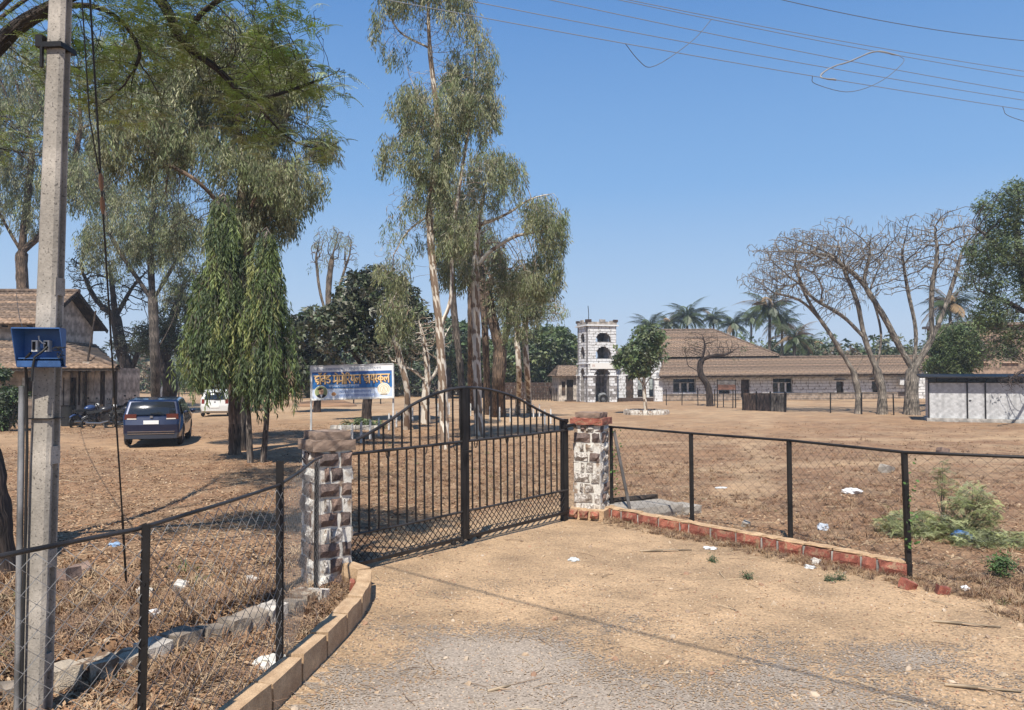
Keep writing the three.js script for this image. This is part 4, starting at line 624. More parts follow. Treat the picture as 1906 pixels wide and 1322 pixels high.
// --- podded bare trees by the school fence
for (const [lab, px, d, sd, r0, limbs, ell] of [
  ['largest spreading leafless tree with hanging pods beside the white shed', 1697, 45, 41, .62, [[[1697, 720], [1700, 680]], [[1700, 690], [1672, 640], [1640, 580], [1600, 520], [1550, 480]], [[1700, 690], [1705, 620], [1690, 540], [1680, 480]], [[1700, 690], [1740, 620], [1770, 540], [1790, 470]], [[1725, 650], [1770, 600], [1815, 560]], [[1640, 580], [1610, 530], [1620, 470]], [[1735, 625], [1735, 540], [1745, 470], [1740, 430]]], [[1540, 470, 150, 40, 260, 0, 4], [1650, 470, 120, 38, 240, 0, 4], [1750, 455, 90, 45, 240, 0, 4], [1560, 425, 50, 20, 40, 1, 2], [1690, 420, 60, 20, 50, -1, 2], [1775, 402, 45, 24, 40, 0, 2], [1800, 490, 60, 45, 120, 0, 2.5], [1680, 510, 100, 40, 160, 0, 3], [1810, 430, 40, 35, 70, 0, 2]]],
  ['middle leafless podded tree of the three by the fence', 1642, 45.5, 42, .42, [[[1642, 730], [1632, 690]], [[1632, 690], [1610, 630], [1595, 560], [1570, 500]], [[1632, 690], [1640, 620], [1620, 540]], [[1610, 630], [1570, 590], [1520, 560]]], [[1520, 480, 120, 38, 220, 0, 3.5], [1610, 485, 70, 45, 150, 0, 3], [1470, 510, 90, 34, 150, 0, 3], [1480, 440, 45, 16, 30, 0, 2], [1580, 540, 60, 35, 80, 0, 2]]],
  ['slimmest leafless podded tree of the three, leaning over the notice board side', 1598, 46, 43, .30, [[[1598, 735], [1590, 695]], [[1590, 695], [1560, 645], [1530, 600], [1490, 560], [1440, 545]], [[1590, 700], [1600, 680], [1606, 665]], [[1530, 600], [1500, 550], [1480, 490]]], [[1460, 530, 75, 38, 180, 0, 2.5], [1500, 468, 75, 40, 190, 0, 2.5], [1420, 525, 50, 30, 90, 0, 2], [1540, 560, 50, 35, 80, 0, 2]]],
]) {
  const b = onG(at(px, 775, d).x, d);
  tree('podded_tree', lab, 'tree', { seed: sd, base: b, d, r0: r0 * .60, expo: 2.2, limb: .68, step: .30, bark: podBark, leaf: 'pod', crown: 'seed_pods', n: .17, jit: .3, ls: 1.2, cols: [[.14, .12, .10], [.24, .21, .17], [.09, .08, .07]], lmat: LM.dry, tip: .015, minY: 5, flare: 1.35, dens: 1.6, maxN: 14000, limbs: limbs.map((l, i) => i ? pxs(d, ...l) : [b.clone().add(V(0, -.1, 0)), ...pxs(d, ...l)]), ell }, 'leafless podded trees');
}
// --- far right tree, planter tree, small bare tree
{ const d = 37, b = onG(at(1965, 790, 37).x, 37), L = pxs(d, [1950, 680], [1925, 590], [1905, 500], [1890, 420]);
  tree('neem_tree', 'dark green tree at the picture edge hanging over the white shed', 'tree', { seed: 45, base: b, d, r0: .32, step: .32, maxN: 6000, bark: MT.barkDark, leaf: 'small', n: .85, jit: .35, ls: 1.6, cols: [[.09, .14, .04], [.13, .18, .06], [.18, .22, .075], [.06, .10, .03]], tip: .006, minY: 2.6, limbs: [[b.clone().add(V(0, -.1, 0)), ...L], [L[1], ...pxs(d, [1870, 560], [1820, 540])], [L[0], ...pxs(d, [1905, 690, -1.5], [1880, 705, -2])], [L[2], ...pxs(d, [1850, 450], [1810, 420])]],
    ell: [[1880, 390, 55, 50, 230, 0], [1860, 470, 60, 45, 220, 0], [1890, 560, 60, 55, 240, 0], [1830, 520, 40, 30, 80, 0], [1895, 640, 40, 30, 90, 0], [1890, 710, 28, 18, 70, -2, .6], [1930, 450, 50, 90, 200, 0], [1850, 590, 40, 25, 70, 0]] }); }
const RING = gp(1203, 771);
{ const d = -RING.z, L = pxs(d, [1199, 720], [1200, 690], [1205, 640]);
  tree('almond_tree', 'young broad leaved tree growing in the round white stone ring', 'tree', { seed: 46, base: RING, d, r0: .11, step: .2, bark: MT.barkPale, leaf: 'broad', n: .75, jit: .4, ls: 1.5, cols: [[.09, .15, .045], [.13, .19, .06], [.19, .23, .09], [.07, .11, .035]], tip: .006, minY: 1.7, limbs: [[RING.clone().add(V(0, -.1, 0)), ...L], [L[0], ...pxs(d, [1180, 690], [1165, 670])], [L[0], ...pxs(d, [1220, 690], [1235, 685])]], ell: [[1195, 665, 38, 28, 190, 0], [1208, 632, 26, 22, 100, 0], [1165, 668, 22, 16, 70, 0], [1222, 668, 18, 24, 70, 0], [1190, 690, 30, 10, 50, 0]] });
  const t = thing('stone_ring', 'round low planter ring of whitewashed stones before the school', 'planter', RING), r = rnd(8); for (let k = 0; k < 30; k++) { const a = k / 30 * 6.283, m = part(t, 'stone', stoneGeo(.25, r.r(.28, .36), .2, 700 + k), r() < .7 ? MT.lime : MT.washed); m.position.set(Math.sin(a) * 1.22, .1, Math.cos(a) * 1.22); m.rotation.y = a + r.s() * .15; }
}
{ const d = 57, b = onG(at(1322, 755, 57).x, 57), L = pxs(d, [1318, 720], [1304, 695], [1306, 672], [1330, 662]);
  tree('bare_tree', 'small crooked leafless tree in front of the school veranda', 'tree', { seed: 47, base: b, d, r0: .23, limb: .6, expo: 1.9, dens: 3, step: .28, bark: MT.barkDark, tip: .010, maxN: 4000, leaf: 'small', n: .10, ls: 1.4, jit: .3, cols: [[.10, .14, .05], [.2, .13, .08]], minY: 3, limbs: [[b.clone().add(V(0, -.1, 0)), ...L, ...pxs(d, [1350, 660], [1362, 655])], [L[1], ...pxs(d, [1290, 686], [1282, 682])], [L[2], ...pxs(d, [1312, 645], [1310, 630])]], ell: [[1310, 640, 40, 28, 120, 0], [1350, 650, 35, 20, 80, 0], [1285, 655, 20, 20, 40, 0]] }); }
// --- coconut palms
function frondGeo(seed, L = 3.4) {
  const r = rnd(seed), mb = new MB(), q = u => V(L * u * (1 - .12 * u), L * (.38 * u - .72 * u * u), 0); mb.tube([0, .25, .5, .75, 1].map(q), [.045, .035, .025, .015, .006], 4);
  for (let k = 3; k < 34; k++) for (const s of [-1, 1]) { const u = k / 34, o = q(u), l = L * .22 * Math.sin(Math.PI * Math.min(1, .25 + u * .78)) * r.r(.85, 1.1); addLeaf(mb, o, V(.55, -.55 - r() * .45, s), l, .075, V(1, .4, 0), .35); }
  return mb.geo();
}
const FR = [1, 2, 3].map(k => frondGeo(k)), palmM = [[.06, .085, .028], [.09, .12, .04], [.045, .065, .024]].map(c => leafMat(c, .55, .2)), dryFrond = leafMat([.28, .19, .10], .9, .2);
for (const [px, py, d, s, lab, dry] of [[1208, 606, 96, .9, 'coconut palm peering over the hall roof behind the planter tree', 0], [1279, 588, 100, 1.15, 'coconut palm with upright fronds over the middle of the hall roof', 0], [1364, 602, 104, .95, 'coconut palm over the falling hip of the hall roof', 1], [1432, 572, 84, 1.15, 'tallest coconut palm, right of the hall roof', 2], [1478, 628, 80, .9, 'short coconut palm half hidden by the leafless trees', 3], [1398, 590, 112, .8, 'small coconut palm behind the tallest one', 0], [1768, 566, 72, 1.05, 'coconut palm with yellowing fronds behind the largest leafless tree', 5], [1800, 610, 80, .9, 'low coconut palm near the dark green edge tree', 3], [1044, 622, 110, .6, 'small palm top beside the school tower', 0], [1246, 600, 108, .85, 'coconut palm between the two left palms over the hall roof', 2], [1328, 592, 112, .9, 'coconut palm between the middle palm and the roof hip', 1], [1455, 600, 92, 1.0, 'coconut palm close beside the tallest one', 4], [1505, 640, 96, .8, 'small coconut palm behind the slimmest leafless tree', 3]]) {
  const c = at(px, py, d), b = onG(c.x, d), t = thing('coconut_palm', lab, 'palm', b, 0, 'coconut palms'), r = rnd(Math.round(px)), h = c.y - b.y;
  part(t, 'trunk', new MB().tube([...Array(9)].map((_, k) => V(Math.sin(k / 8 * 2) * .3 - .27, h * k / 8 - .1, 0)), [...Array(9)].map((_, k) => mix(.24, .13, k / 8)), 8, .12, px), MT.barkGrey);
  const n = 24; for (let k = 0; k < n; k++) { const f = part(t, 'frond', FR[r.i(3)], r() < dry / 12 ? dryFrond : palmM[r.i(3)]); f.position.set(0, h - .1, 0); f.rotation.order = 'YXZ'; f.rotation.set(r.s() * .3, k * 2.4, mix(1.05, -.75, k / n) + r.s() * .12); f.scale.setScalar(s * r.r(.85, 1.1)); }
  part(t, 'nut_cluster', (() => { const mb = new MB(); for (let k = 0; k < 6; k++) { const a = k * 1.05; mb.tube([V(Math.cos(a) * .25, h - .35, Math.sin(a) * .25), V(Math.cos(a) * .27, h - .48, Math.sin(a) * .27), V(Math.cos(a) * .27, h - .6, Math.sin(a) * .27)], [.05, .12, .04], 6); } return mb; })(), palmM[0]);
}
// --- distant tree line and shrubs
{
  const r = rnd(88), list = [], cols = [], g = spray('broad', 9, 4.6), pal = [[.06, .085, .035], [.085, .11, .05], [.05, .065, .03], [.13, .13, .08], [.11, .10, .06]];
  for (let k = 0; k < 420; k++) { const ang = r.s() * .78, d = r.r(120, 210), x = Math.tan(ang) * d, h = r.r(2.5, 7.2) * (.7 + .6 * fbm(x * .03, 3, 0, 2, 5)), w = r.r(2.5, 5), y0 = groundY(x, -d); for (let q = 0; q < 34; q++) { const e = inEll(r, V(x, h * .55, -d), V(w, h * .55, w)); list.push(mtx(e.add(V(0, y0, 0)), r() * 6.28, r.r(.7, 1.4), r.s(), r.s())); cols.push(palette(pal, r)); } }
  const l2 = [], c2 = [], pal2 = [[.08, .12, .035], [.12, .16, .05], [.06, .085, .03], [.17, .18, .07], [.20, .15, .09]];
  for (const [p0, p1, d0, d1, h0, h1, m] of [[540, 700, 78, 100, 2.5, 6, 20], [690, 1065, 84, 104, 3, 7, 44], [1180, 1560, 94, 116, 4.5, 7.5, 56], [1500, 1906, 82, 112, 3.5, 6.8, 48], [-80, 540, 96, 120, 3, 6.5, 40]])
    for (let k = 0; k < m; k++) { const d = r.r(d0, d1), x = (mix(p0, p1, (k + r()) / m) - 953) / FOC * d, h = r.r(h0, h1), w = r.r(1.6, 3.2), y0 = groundY(x, -d), base = pal2[r.i(5)]; for (let q = 0; q < 60; q++) { const e = inEll(r, V(x, h * .55, -d), V(w, h * .5, w)); l2.push(mtx(e.add(V(0, y0, 0)), r() * 6.28, r.r(.35, .8), r.s(), r.s())); c2.push(palette([base, pal2[0]], r)); } }
  scene.add(stuff('background_thicket', 'belt of mixed green shrubs and low trees behind the grove and school', 'thicket', g, LM.plain, l2, c2));
  scene.add(stuff('distant_treeline', 'hazy mass of trees along the far edge of the grounds', 'treeline', g, LM.plain, list, cols));
}
// ---------- roofs of clay tiles, one mesh for each course ----------
function tiledRoof(t, a, b, c, d, n, seed, per = .24, name = 'tile_course', skip) {   // a,b eave ends, c,d ridge ends
  const r = rnd(seed), nor = b.clone().sub(a).cross(d.clone().sub(a)).normalize(), lift = nor.clone().multiplyScalar(1);
  const under = new MB(); under.quad(a.clone().addScaledVector(lift, -.03), b.clone().addScaledVector(lift, -.03), c.clone().addScaledVector(lift, -.03), d.clone().addScaledVector(lift, -.03)); part(t, 'roof_boarding', under, MT.wood);
  for (let k = 0; k < n; k++) {
    const f0 = k / n, f1 = Math.min(1, (k + 1.18) / n), p0 = a.clone().lerp(d, f0), p1 = b.clone().lerp(c, f0), q0 = a.clone().lerp(d, f1), q1 = b.clone().lerp(c, f1), L = p0.distanceTo(p1); if (L < .15) continue;
    const m = Math.max(3, Math.round(L / (per / 2))), mb = new MB(); let rows = [[], [], []];
    let sag = 0;
    for (let i = 0; i <= m; i++) {
      const u = i / m, w = (i % 2 ? .028 : 0); if (i % 2 === 0) sag = r.s() * .012 + (r() < .02 ? .04 : 0);
      const lo = p0.clone().lerp(p1, u), hi = q0.clone().lerp(q1, u), push = (row, p, h, v) => row.push(mb.v(p.clone().addScaledVector(nor, h), nor, u * L * .9 + k * 1.37, v));
      push(rows[0], lo, -.005, 0); push(rows[1], lo, .06 + w + sag, .06); push(rows[2], hi, .006 + w, .5);
      if (i) for (let q = 0; q < 2; q++) mb.i.push(rows[q][i - 1], rows[q][i], rows[q + 1][i], rows[q][i - 1], rows[q + 1][i], rows[q + 1][i - 1]);
    }
    const g = mb.geo(); g.computeVertexNormals(); part(t, name, g, MT.tile[r.i(5)]);
  }
}
// coursed stone facing: merged blocks that stand a little proud of the wall, with the openings left free
function facing(w, h, ch, bw, holes, seed, y0 = 0) {
  const r = rnd(seed), mb = new MB(); const open = (x, y) => holes.some(o => o(x, y));
  for (let y = y0, k = 0; y < h - .05; y += ch, k++) for (let x = -w / 2 + (k % 2 ? -bw / 2 : 0); x < w / 2;) {
    const W = bw * r.r(.75, 1.25), a = Math.max(-w / 2, x), b = Math.min(w / 2, x + W) - .032, hh = Math.min(ch, h - y) - .034; x += W; if (b - a < .06) continue;
    const z = r.r(.012, .05), corners = [[a, y], [b, y], [a, y + hh], [b, y + hh], [(a + b) / 2, y + hh / 2]].map(p => open(...p));
    if (corners.every(v => v)) continue;
    if (!corners.some(v => v)) { mb.box((a + b) / 2, y + hh / 2, 0, b - a, hh, z * 2); continue; }
    for (let s = a; s < b - .01; s += .07) for (let q = 0; q < 2; q++) { const e = Math.min(b, s + .07), yy = y + hh * q / 2; if (!open((s + e) / 2, yy + hh / 4)) mb.box((s + e) / 2, yy + hh / 4, 0, e - s, hh / 2, z * 2); }
  }
  return mb;
}
function holedWall(w, h, thick, holes, base = 0) {       // holes: [x, y, w, h, arched]
  const s = new THREE.Shape([[-w / 2, base], [w / 2, base], [w / 2, h], [-w / 2, h]].map(p => new THREE.Vector2(...p)));
  for (const [x, y, ww, hh, arch] of holes) { const p = new THREE.Path(); const yb = Math.max(base + .002, y); p.moveTo(x - ww / 2, yb); p.lineTo(x + ww / 2, yb); if (arch) { p.lineTo(x + ww / 2, y + hh - ww / 2); p.absarc(x, y + hh - ww / 2, ww / 2, 0, Math.PI); } else { p.lineTo(x + ww / 2, y + hh); p.lineTo(x - ww / 2, y + hh); } p.closePath(); s.holes.push(p); }
  const g = new THREE.ExtrudeGeometry(s, { depth: thick, bevelEnabled: false, curveSegments: 14 }); g.translate(0, 0, -thick); return g;
}
const holeTest = ([x, y, w, h, arch]) => (px, py) => Math.abs(px - x) < w / 2 && py > y && py < y + h && (!arch || py < y + h - w / 2 || Math.hypot(px - x, py - (y + h - w / 2)) < w / 2);
const jointRevealM = M([.40, .37, .35], .95, { map: T.blotch });  // grey mortar joints; the same tone puts shade into the opening reveals
const stoneWhite = M([.98, .98, 1], .9, { map: T.limeFar, ...bump(T.fineH, .01) }), stoneGrey = M([.34, .31, .28], .95, { map: T.basalt });
const woodDarkOpening = M([.20, .13, .09], .8, { map: T.bark });  // brown wood for doors and frames; on panels it stands in for unlit openings
function windowPart(t, x, y, w, h, z, bays = 3, mat = MT.white) {
  const f = part(t, 'window_frame', (() => { const mb = new MB(); for (const s of [-1, 1]) mb.box(x + s * (w / 2 - .03), y + h / 2, z, .06, h, .09); mb.box(x, y + .03, z, w - .12, .06, .08).box(x, y + h - .03, z, w - .12, .06, .08).box(x, y + h * .68, z, w - .12, .04, .06); for (let k = 1; k < bays; k++) mb.box(x - w / 2 + w * k / bays, y + h * .34, z + .01, bays > 2 ? .16 : .05, h * .66, .07); return mb; })(), mat);
  for (let k = 0; k < bays; k++) part(f, 'pane', new MB().box(x - w / 2 + w * (k + .5) / bays, y + h / 2, z - .04, w / bays - .06, h - .1, .01), MT.glass);
  return f;
}
// ---------- clock-tower style porch ----------
{
  const S = 2.62, H = 6.6, base = V(7.45, groundY(7.45, -69), -69.3), t = thing('bell_tower', 'whitewashed stone tower with arched openings and crenellated top', 'tower', base, R(15));
  const big = [0, 0, 1.5, 2.95, true], w1 = [.1, 3.75, 1.4, 1.05, true], w2 = [.1, 5.2, 1.4, .82, true];
  for (let f = 0; f < 4; f++) {
    const holes = f === 0 || f === 2 ? [big, w1, w2] : [[0, 0, 1.1, 2.95, true], [0, 3.75, 1.1, 1.05, true], [0, 5.2, 1.1, .8, true]], a = f * Math.PI / 2, W = f % 2 ? S - .84 : S;
    const g = part(t, 'wall', holedWall(W, H, .42, holes, -.2), jointRevealM); g.position.set(Math.sin(a) * S / 2, 0, Math.cos(a) * S / 2); g.rotation.y = a;
    const c = part(g, 'stone_courses', facing(W, H, .235, .5, holes.map(holeTest), 20 + f), stoneWhite, 'stuff');
  }
  part(t, 'cornice', new MB().box(0, 3.32, 0, S + .16, .1, S + .16), stoneWhite); part(t, 'cornice', new MB().box(0, 6.62, 0, S + .34, .12, S + .34), stoneWhite); part(t, 'floor_slab', new MB().box(0, 4.95, 0, S - .86, .14, S - .86), stoneGrey);
  for (const sx of [-1, 1]) for (const sz of [-1, 1]) { const m = part(t, 'pier', facing(.72, 2.25, .235, .4, [], 40, 0), stoneWhite, 'stuff'); m.position.set(sx * (S / 2 - .31), 0, sz * (S / 2 + .05)); part(t, 'pier_cap', new MB().box(sx * (S / 2 - .30), 2.31, sz * (S / 2 - .30), .86, .1, .86), stoneWhite); part(t, 'pier_core', new MB().box(sx * (S / 2 - .31), 1.13, sz * (S / 2 - .27), .70, 2.26, .70), jointRevealM); }
  part(t, 'roof_slab', new MB().box(0, 6.5, 0, S - .86, .12, S - .86), stoneGrey);
  const par = M([.62, .55, .48], .95, { map: T.blotch });
  for (let f = 0; f < 4; f++) { const a = f * Math.PI / 2; const g = new THREE.Group(); part(t, 'parapet', new MB().box(0, 6.80, S / 2 + .04, S + .02 - (f % 2) * .36, .24, .16, new THREE.Matrix4().makeRotationY(a)), f === 0 || f === 2 ? par : par); for (let k = -1; k <= 1; k++) { const m = part(t, 'merlon', new MB().box(k * (S / 2 - .12), 7.02, S / 2 + .05, k ? .34 : .5, .22, .2, new THREE.Matrix4().makeRotationY(a)), k ? stoneGrey : par); } }
  part(t, 'name_board', new MB().box(.12, 3.12, S / 2 + .09, S - .1, .52, .06), MT.white);
  part(t, 'flag_pole', new MB().tube([V(-S / 2 + .1, 6.7, S / 2 - .1), V(-S / 2 + .12, 7.6, S / 2 - .1), V(-S / 2 + .06, 8.3, S / 2 - .1)], .03, 6), MT.iron);
  const ts = tex(512, () => [.83, .82, .80]);
  { const cv = document.createElement('canvas'); cv.width = 512; cv.height = 110; const c = cv.getContext('2d'); c.fillStyle = '#d9d6d0'; c.fillRect(0, 0, 512, 110); c.strokeStyle = '#a07a6a'; c.lineWidth = 5; devaText(c, 'श vा र् ला इ़ मो री य', 30, 36, 44, 5); const tx = new THREE.CanvasTexture(cv); tx.colorSpace = THREE.SRGBColorSpace; const g = new THREE.PlaneGeometry(S - .14, .5); g.translate(.12, 3.12, S / 2 + .124); part(t, 'lettering', g, M([1, 1, 1], .8, { map: tx })); }
  part(t, 'inner_wall', new MB().box(0, 1.4, -S / 2 - .35, S, 2.9, .1), MT.plaster);
  const rock = thing('wrapped_bundle', 'big dark wrapped bundle lying inside the tower arch', 'bundle', V(base.x + .35, base.y, base.z + 1.15)); part(rock, 'bundle', (() => { const g = new THREE.IcosahedronGeometry(.5, 2); const p = g.attributes.position; for (let i = 0; i < p.count; i++) { const k = .8 + .4 * fbm(p.getX(i) * 2 + 9, p.getY(i) * 2 + p.getZ(i), 0, 2, 6); p.setXYZ(i, p.getX(i) * k * .8, p.getY(i) * k * 1.0 + .36, p.getZ(i) * k * .7); } g.computeVertexNormals(); return g; })(), M([.32, .33, .33], .6, { map: T.blotch })); part(rock, 'tyre', new MB().tube([...Array(17)].map((_, k) => V(.08 + .3 * Math.cos(k * .393), .32 + .3 * Math.sin(k * .393), .36)), .08, 8), MT.black);
}
// ---------- school hall and long wing ----------
{
  const d0 = 68.6, base = V(8, groundY(12, -69) - .02, 0), t = thing('school_building', 'long whitewashed stone school with brown tiled hip roof and veranda', 'building', base, 0); t.rotation.z = .0105;
  const X = (px, d) => (px - 953) / FOC * d - base.x;
  const wx0 = X(1230, d0), wx1 = X(1700, d0), W = wx1 - wx0, cx = (wx0 + wx1) / 2, wl = p => X(p, d0) - cx;
  const wins = [[wl(1274), .72, 2.0, 1.25], [wl(1348), .6, .9, .5], [wl(1387), .1, .75, 1.7], [wl(1457), .62, 1.75, 1.3], [wl(1563), .55, .62, 1.0], [wl(1629), .55, .62, 1.0]];
  const w = part(t, 'wall', holedWall(W, 2.45, .4, wins, -.2), jointRevealM); w.position.set(cx, 0, -d0);
  part(w, 'stone_courses', facing(W, 2.4, .27, .55, wins.map(holeTest), 60, .62), stoneWhite, 'stuff'); part(w, 'brick_plinth', facing(W, .6, .2, .45, wins.map(holeTest), 61, -.1), M([.46, .36, .28], .95, { map: T.blotch }), 'stuff');
  wins.forEach(([x, y, ww, hh], i) => { if (i !== 2) windowPart(t, x + cx, y, ww, hh, -d0 - .2, i === 0 || i === 3 ? 3 : 1, i === 1 || i > 3 ? woodDarkOpening : MT.white); else { const dr = part(t, 'door', new MB().box(x + cx, y + hh / 2, -d0 - .28, ww, hh, .06), woodDarkOpening); part(dr, 'door_rail', new MB().box(x + cx, y + hh * .55, -d0 - .23, ww, .06, .04), MT.rail); } if (i > 3) part(t, 'window_hood', new MB().box(x + cx, y + hh + .14, -d0 + .12, ww + .3, .06, .3), stoneGrey); });
  for (const x of [wx0 + .2, wx1 - .2]) part(t, 'end_wall', new MB().box(x, 1.2, -d0 - 4, .3, 2.6, 7.2), stoneWhite);
  part(t, 'room_floor', new MB().box(cx, -.02, -d0 - 4, W - .5, .12, 7), stoneGrey);
  // veranda / wing roof
  const ex0 = X(1226, 67.6), ex1 = X(1722, 67.6); tiledRoof(t, V(ex0, 2.16, -67.6), V(ex1 - .3, 2.16, -67.6), V(X(1700, 72.2), 3.72, -72.2), V(X(1236, 72.2), 3.72, -72.2), 17, 5);
  part(t, 'fascia', new MB().box((ex0 + ex1) / 2 - .2, 2.07, -67.68, ex1 - ex0 - .7, .13, .04), MT.wood);
  const rx0 = X(1440, 72.2), rx1 = X(1735, 72.2); tiledRoof(t, V(rx1, 2.16, -76.8), V(rx0, 2.16, -76.8), V(rx0, 3.70, -72.28), V(rx1, 3.70, -72.28), 9, 6);
  part(t, 'rear_wall', new MB().box((rx0 + rx1) / 2, 1.0, -76.2, rx1 - rx0, 2.4, .3), stoneWhite);
  // hall
  const h0 = X(1143, 72.4), h1 = X(1452, 72.4), g0 = X(1226, 79), g1 = X(1330, 79), E = 3.92, Rg = 6.72, Df = 72.4, Db = 86;
  tiledRoof(t, V(h0, E, -Df), V(h1, E, -Df), V(g1, Rg, -79), V(g0, Rg, -79), 28, 7); tiledRoof(t, V(h1, E, -Df), V(h1, E, -Db), V(g1 + .01, Rg, -79.02), V(g1, Rg, -79), 14, 8); tiledRoof(t, V(h0, E, -Db), V(h0, E, -Df), V(g0, Rg, -79), V(g0 - .01, Rg, -79.02), 14, 9); tiledRoof(t, V(h1, E, -Db), V(h0, E, -Db), V(g0, Rg, -79.05), V(g1, Rg, -79.05), 10, 10);
  part(t, 'ridge_tiles', new MB().tube([V(g0 - .1, Rg + .03, -79), V(g1 + .1, Rg + .03, -79)], .14, 8, .2, 3, true), MT.tile[1]);
  for (const [gx, hx] of [[g0, h0], [g1, h1]]) part(t, 'hip_tiles', new MB().tube([...Array(24)].map((_, k) => V(mix(gx, hx, k / 23), mix(Rg, E, k / 23) + .06, mix(-79, -Df, k / 23))), .11, 7, .25, 4), MT.tile[1]);
  part(t, 'ridge_tiles', new MB().tube([V(X(1452, 72.2), 3.78, -72.24), V(X(1700, 72.2), 3.78, -72.24), V(rx1, 3.74, -72.24)], .12, 8, .2, 3, true), MT.tile[1]);
  const hw = part(t, 'hall_wall', new MB().box((h0 + h1) / 2, 1.9, -73.2, h1 - h0 - 1.2, 3.9, .3).box((h0 + h1) / 2, 1.9, -85.4, h1 - h0 - 1.2, 3.9, .3).box(h0 + .75, 1.9, -79.3, .3, 3.9, 11.9).box(h1 - .75, 1.9, -79.3, .3, 3.9, 11.9), stoneWhite);
  for (let k = 0; k < 9; k++) part(t, 'clerestory_dark_slot', new MB().box(X(1240 + k * 14, 72.7), 3.82, -72.7, 1.1, .16, .06), MT.wood);  // brown strip under the eave, colour standing in for the shaded slots
  // recessed entrance between tower and veranda
  const e0 = X(1146, 71), e1 = X(1232, 71), ec = (e0 + e1) / 2, eW = e1 - e0, eh = [[X(1172, 71) - ec, 0, .7, 2.3], [X(1192, 71) - ec, .3, .5, 1.6], [X(1213, 71) - ec, .3, .5, 1.7]];
  const ew = part(t, 'wall', holedWall(eW, 3.6, .3, eh, -.2), jointRevealM); ew.position.set(ec, 0, -71); part(ew, 'stone_courses', facing(eW, 3.5, .27, .55, eh.map(holeTest), 63, .0), stoneWhite, 'stuff');
  part(t, 'door', new MB().box(eh[0][0] + ec, 1.1, -71.2, .7, 2.3, .05), woodDarkOpening); windowPart(t, eh[1][0] + ec, .3, .5, 1.6, -71.15, 1, woodDarkOpening); windowPart(t, eh[2][0] + ec, .3, .5, 1.7, -71.15, 1, woodDarkOpening);
  const col = part(t, 'column', facing(.7, 1.9, .24, .5, [], 64), stoneWhite, 'stuff'); col.position.set(X(1226, 68.2), 0, -68.2); part(t, 'column_core', new MB().box(X(1226, 68.2), .95, -68.52, .68, 1.95, .62), stoneWhite); part(t, 'column_cap', new MB().box(X(1226, 68.2), 1.98, -68.5, .85, .1, .8), stoneWhite);
  part(t, 'step', new MB().box(ec, .12, -70.2, eW, .24, 1.4), stoneGrey); part(t, 'step', new MB().box(ec - .3, .05, -69.2, eW - 1.2, .18, .7), stoneGrey);
  // gable end at the far right of the wing
  const q0 = X(1706, 68), q1 = X(1790, 68), qc = (q0 + q1) / 2, hwid = (q1 - q0) / 2; const sh = new THREE.Shape([[-hwid + .2, -.2], [hwid - .2, -.2], [hwid - .2, 2.2], [0, 3.62], [-hwid + .2, 2.2]].map(p => new THREE.Vector2(...p)));
  const gg = new THREE.ExtrudeGeometry(sh, { depth: .4, bevelEnabled: false }); gg.translate(qc, 0, -68.6); const gw = part(t, 'gable_wall', gg, jointRevealM); const fc = part(gw, 'stone_courses', facing((hwid - .25) * 2, 3.5, .27, .5, [(x, y) => y > 2.15 && Math.abs(x) > (3.55 - y) / 1.4 * (hwid - .2)], 65), stoneWhite, 'stuff'); fc.position.set(qc, 0, -68.19);
  tiledRoof(t, V(q0 - .1, 2.12, -75), V(q0 - .1, 2.12, -67.9), V(qc, 3.76, -67.9), V(qc, 3.76, -75), 9, 11); tiledRoof(t, V(q1 + .1, 2.12, -67.9), V(q1 + .1, 2.12, -75), V(qc + .01, 3.76, -75), V(qc + .01, 3.76, -67.9), 9, 12);
  for (const s of [-1, 1]) part(t, 'barge_board', new MB().bar(V(qc, 3.74, -67.86), V(qc + s * (hwid + .12), 2.08, -67.86), .05, .16, V(0, 0, 1)), MT.wood);
  part(t, 'air_unit', new MB().box(X(1683, 68), 1.45, -68.1, .75, .5, .35), MT.white);
  part(t, 'drain_pipe', new MB().tube([V(X(1200, 70.8), 0, -70.8), V(X(1200, 70.8), 3.4, -70.8)], .05, 6), MT.white);
}
{ // small wing left of the tower
  const b = onG(5.6, 70), t = thing('gate_lodge', 'small plastered lodge with tiled roof at the tower foot', 'building', V(5.25, b.y, -72), R(8)); const holes = [[-.55, .5, .35, 1.3], [.05, .05, .62, 1.9]];
  part(t, 'wall', holedWall(2.0, 2.3, .25, holes, -.2), MT.plaster); part(t, 'side_wall', new MB().box(-.88, 1.05, -1.7, .24, 2.5, 2.9), MT.plaster); part(t, 'door', new MB().box(.05, 1.0, -.15, .62, 1.9, .05), MT.wood); part(t, 'window', new MB().box(-.55, 1.15, -.15, .35, 1.3, .05), woodDarkOpening); part(t, 'step', new MB().box(.05, .0, .3, 1.0, .2, .6), stoneGrey);
  tiledRoof(t, V(-1.35, 2.28, .5), V(1.0, 2.28, .5), V(1.0, 3.3, -1.7), V(-.7, 3.3, -1.7), 8, 13); tiledRoof(t, V(-1.35, 2.28, -3.5), V(-1.35, 2.28, .5), V(-.7, 3.3, -1.7), V(-.71, 3.3, -1.72), 8, 14);
}
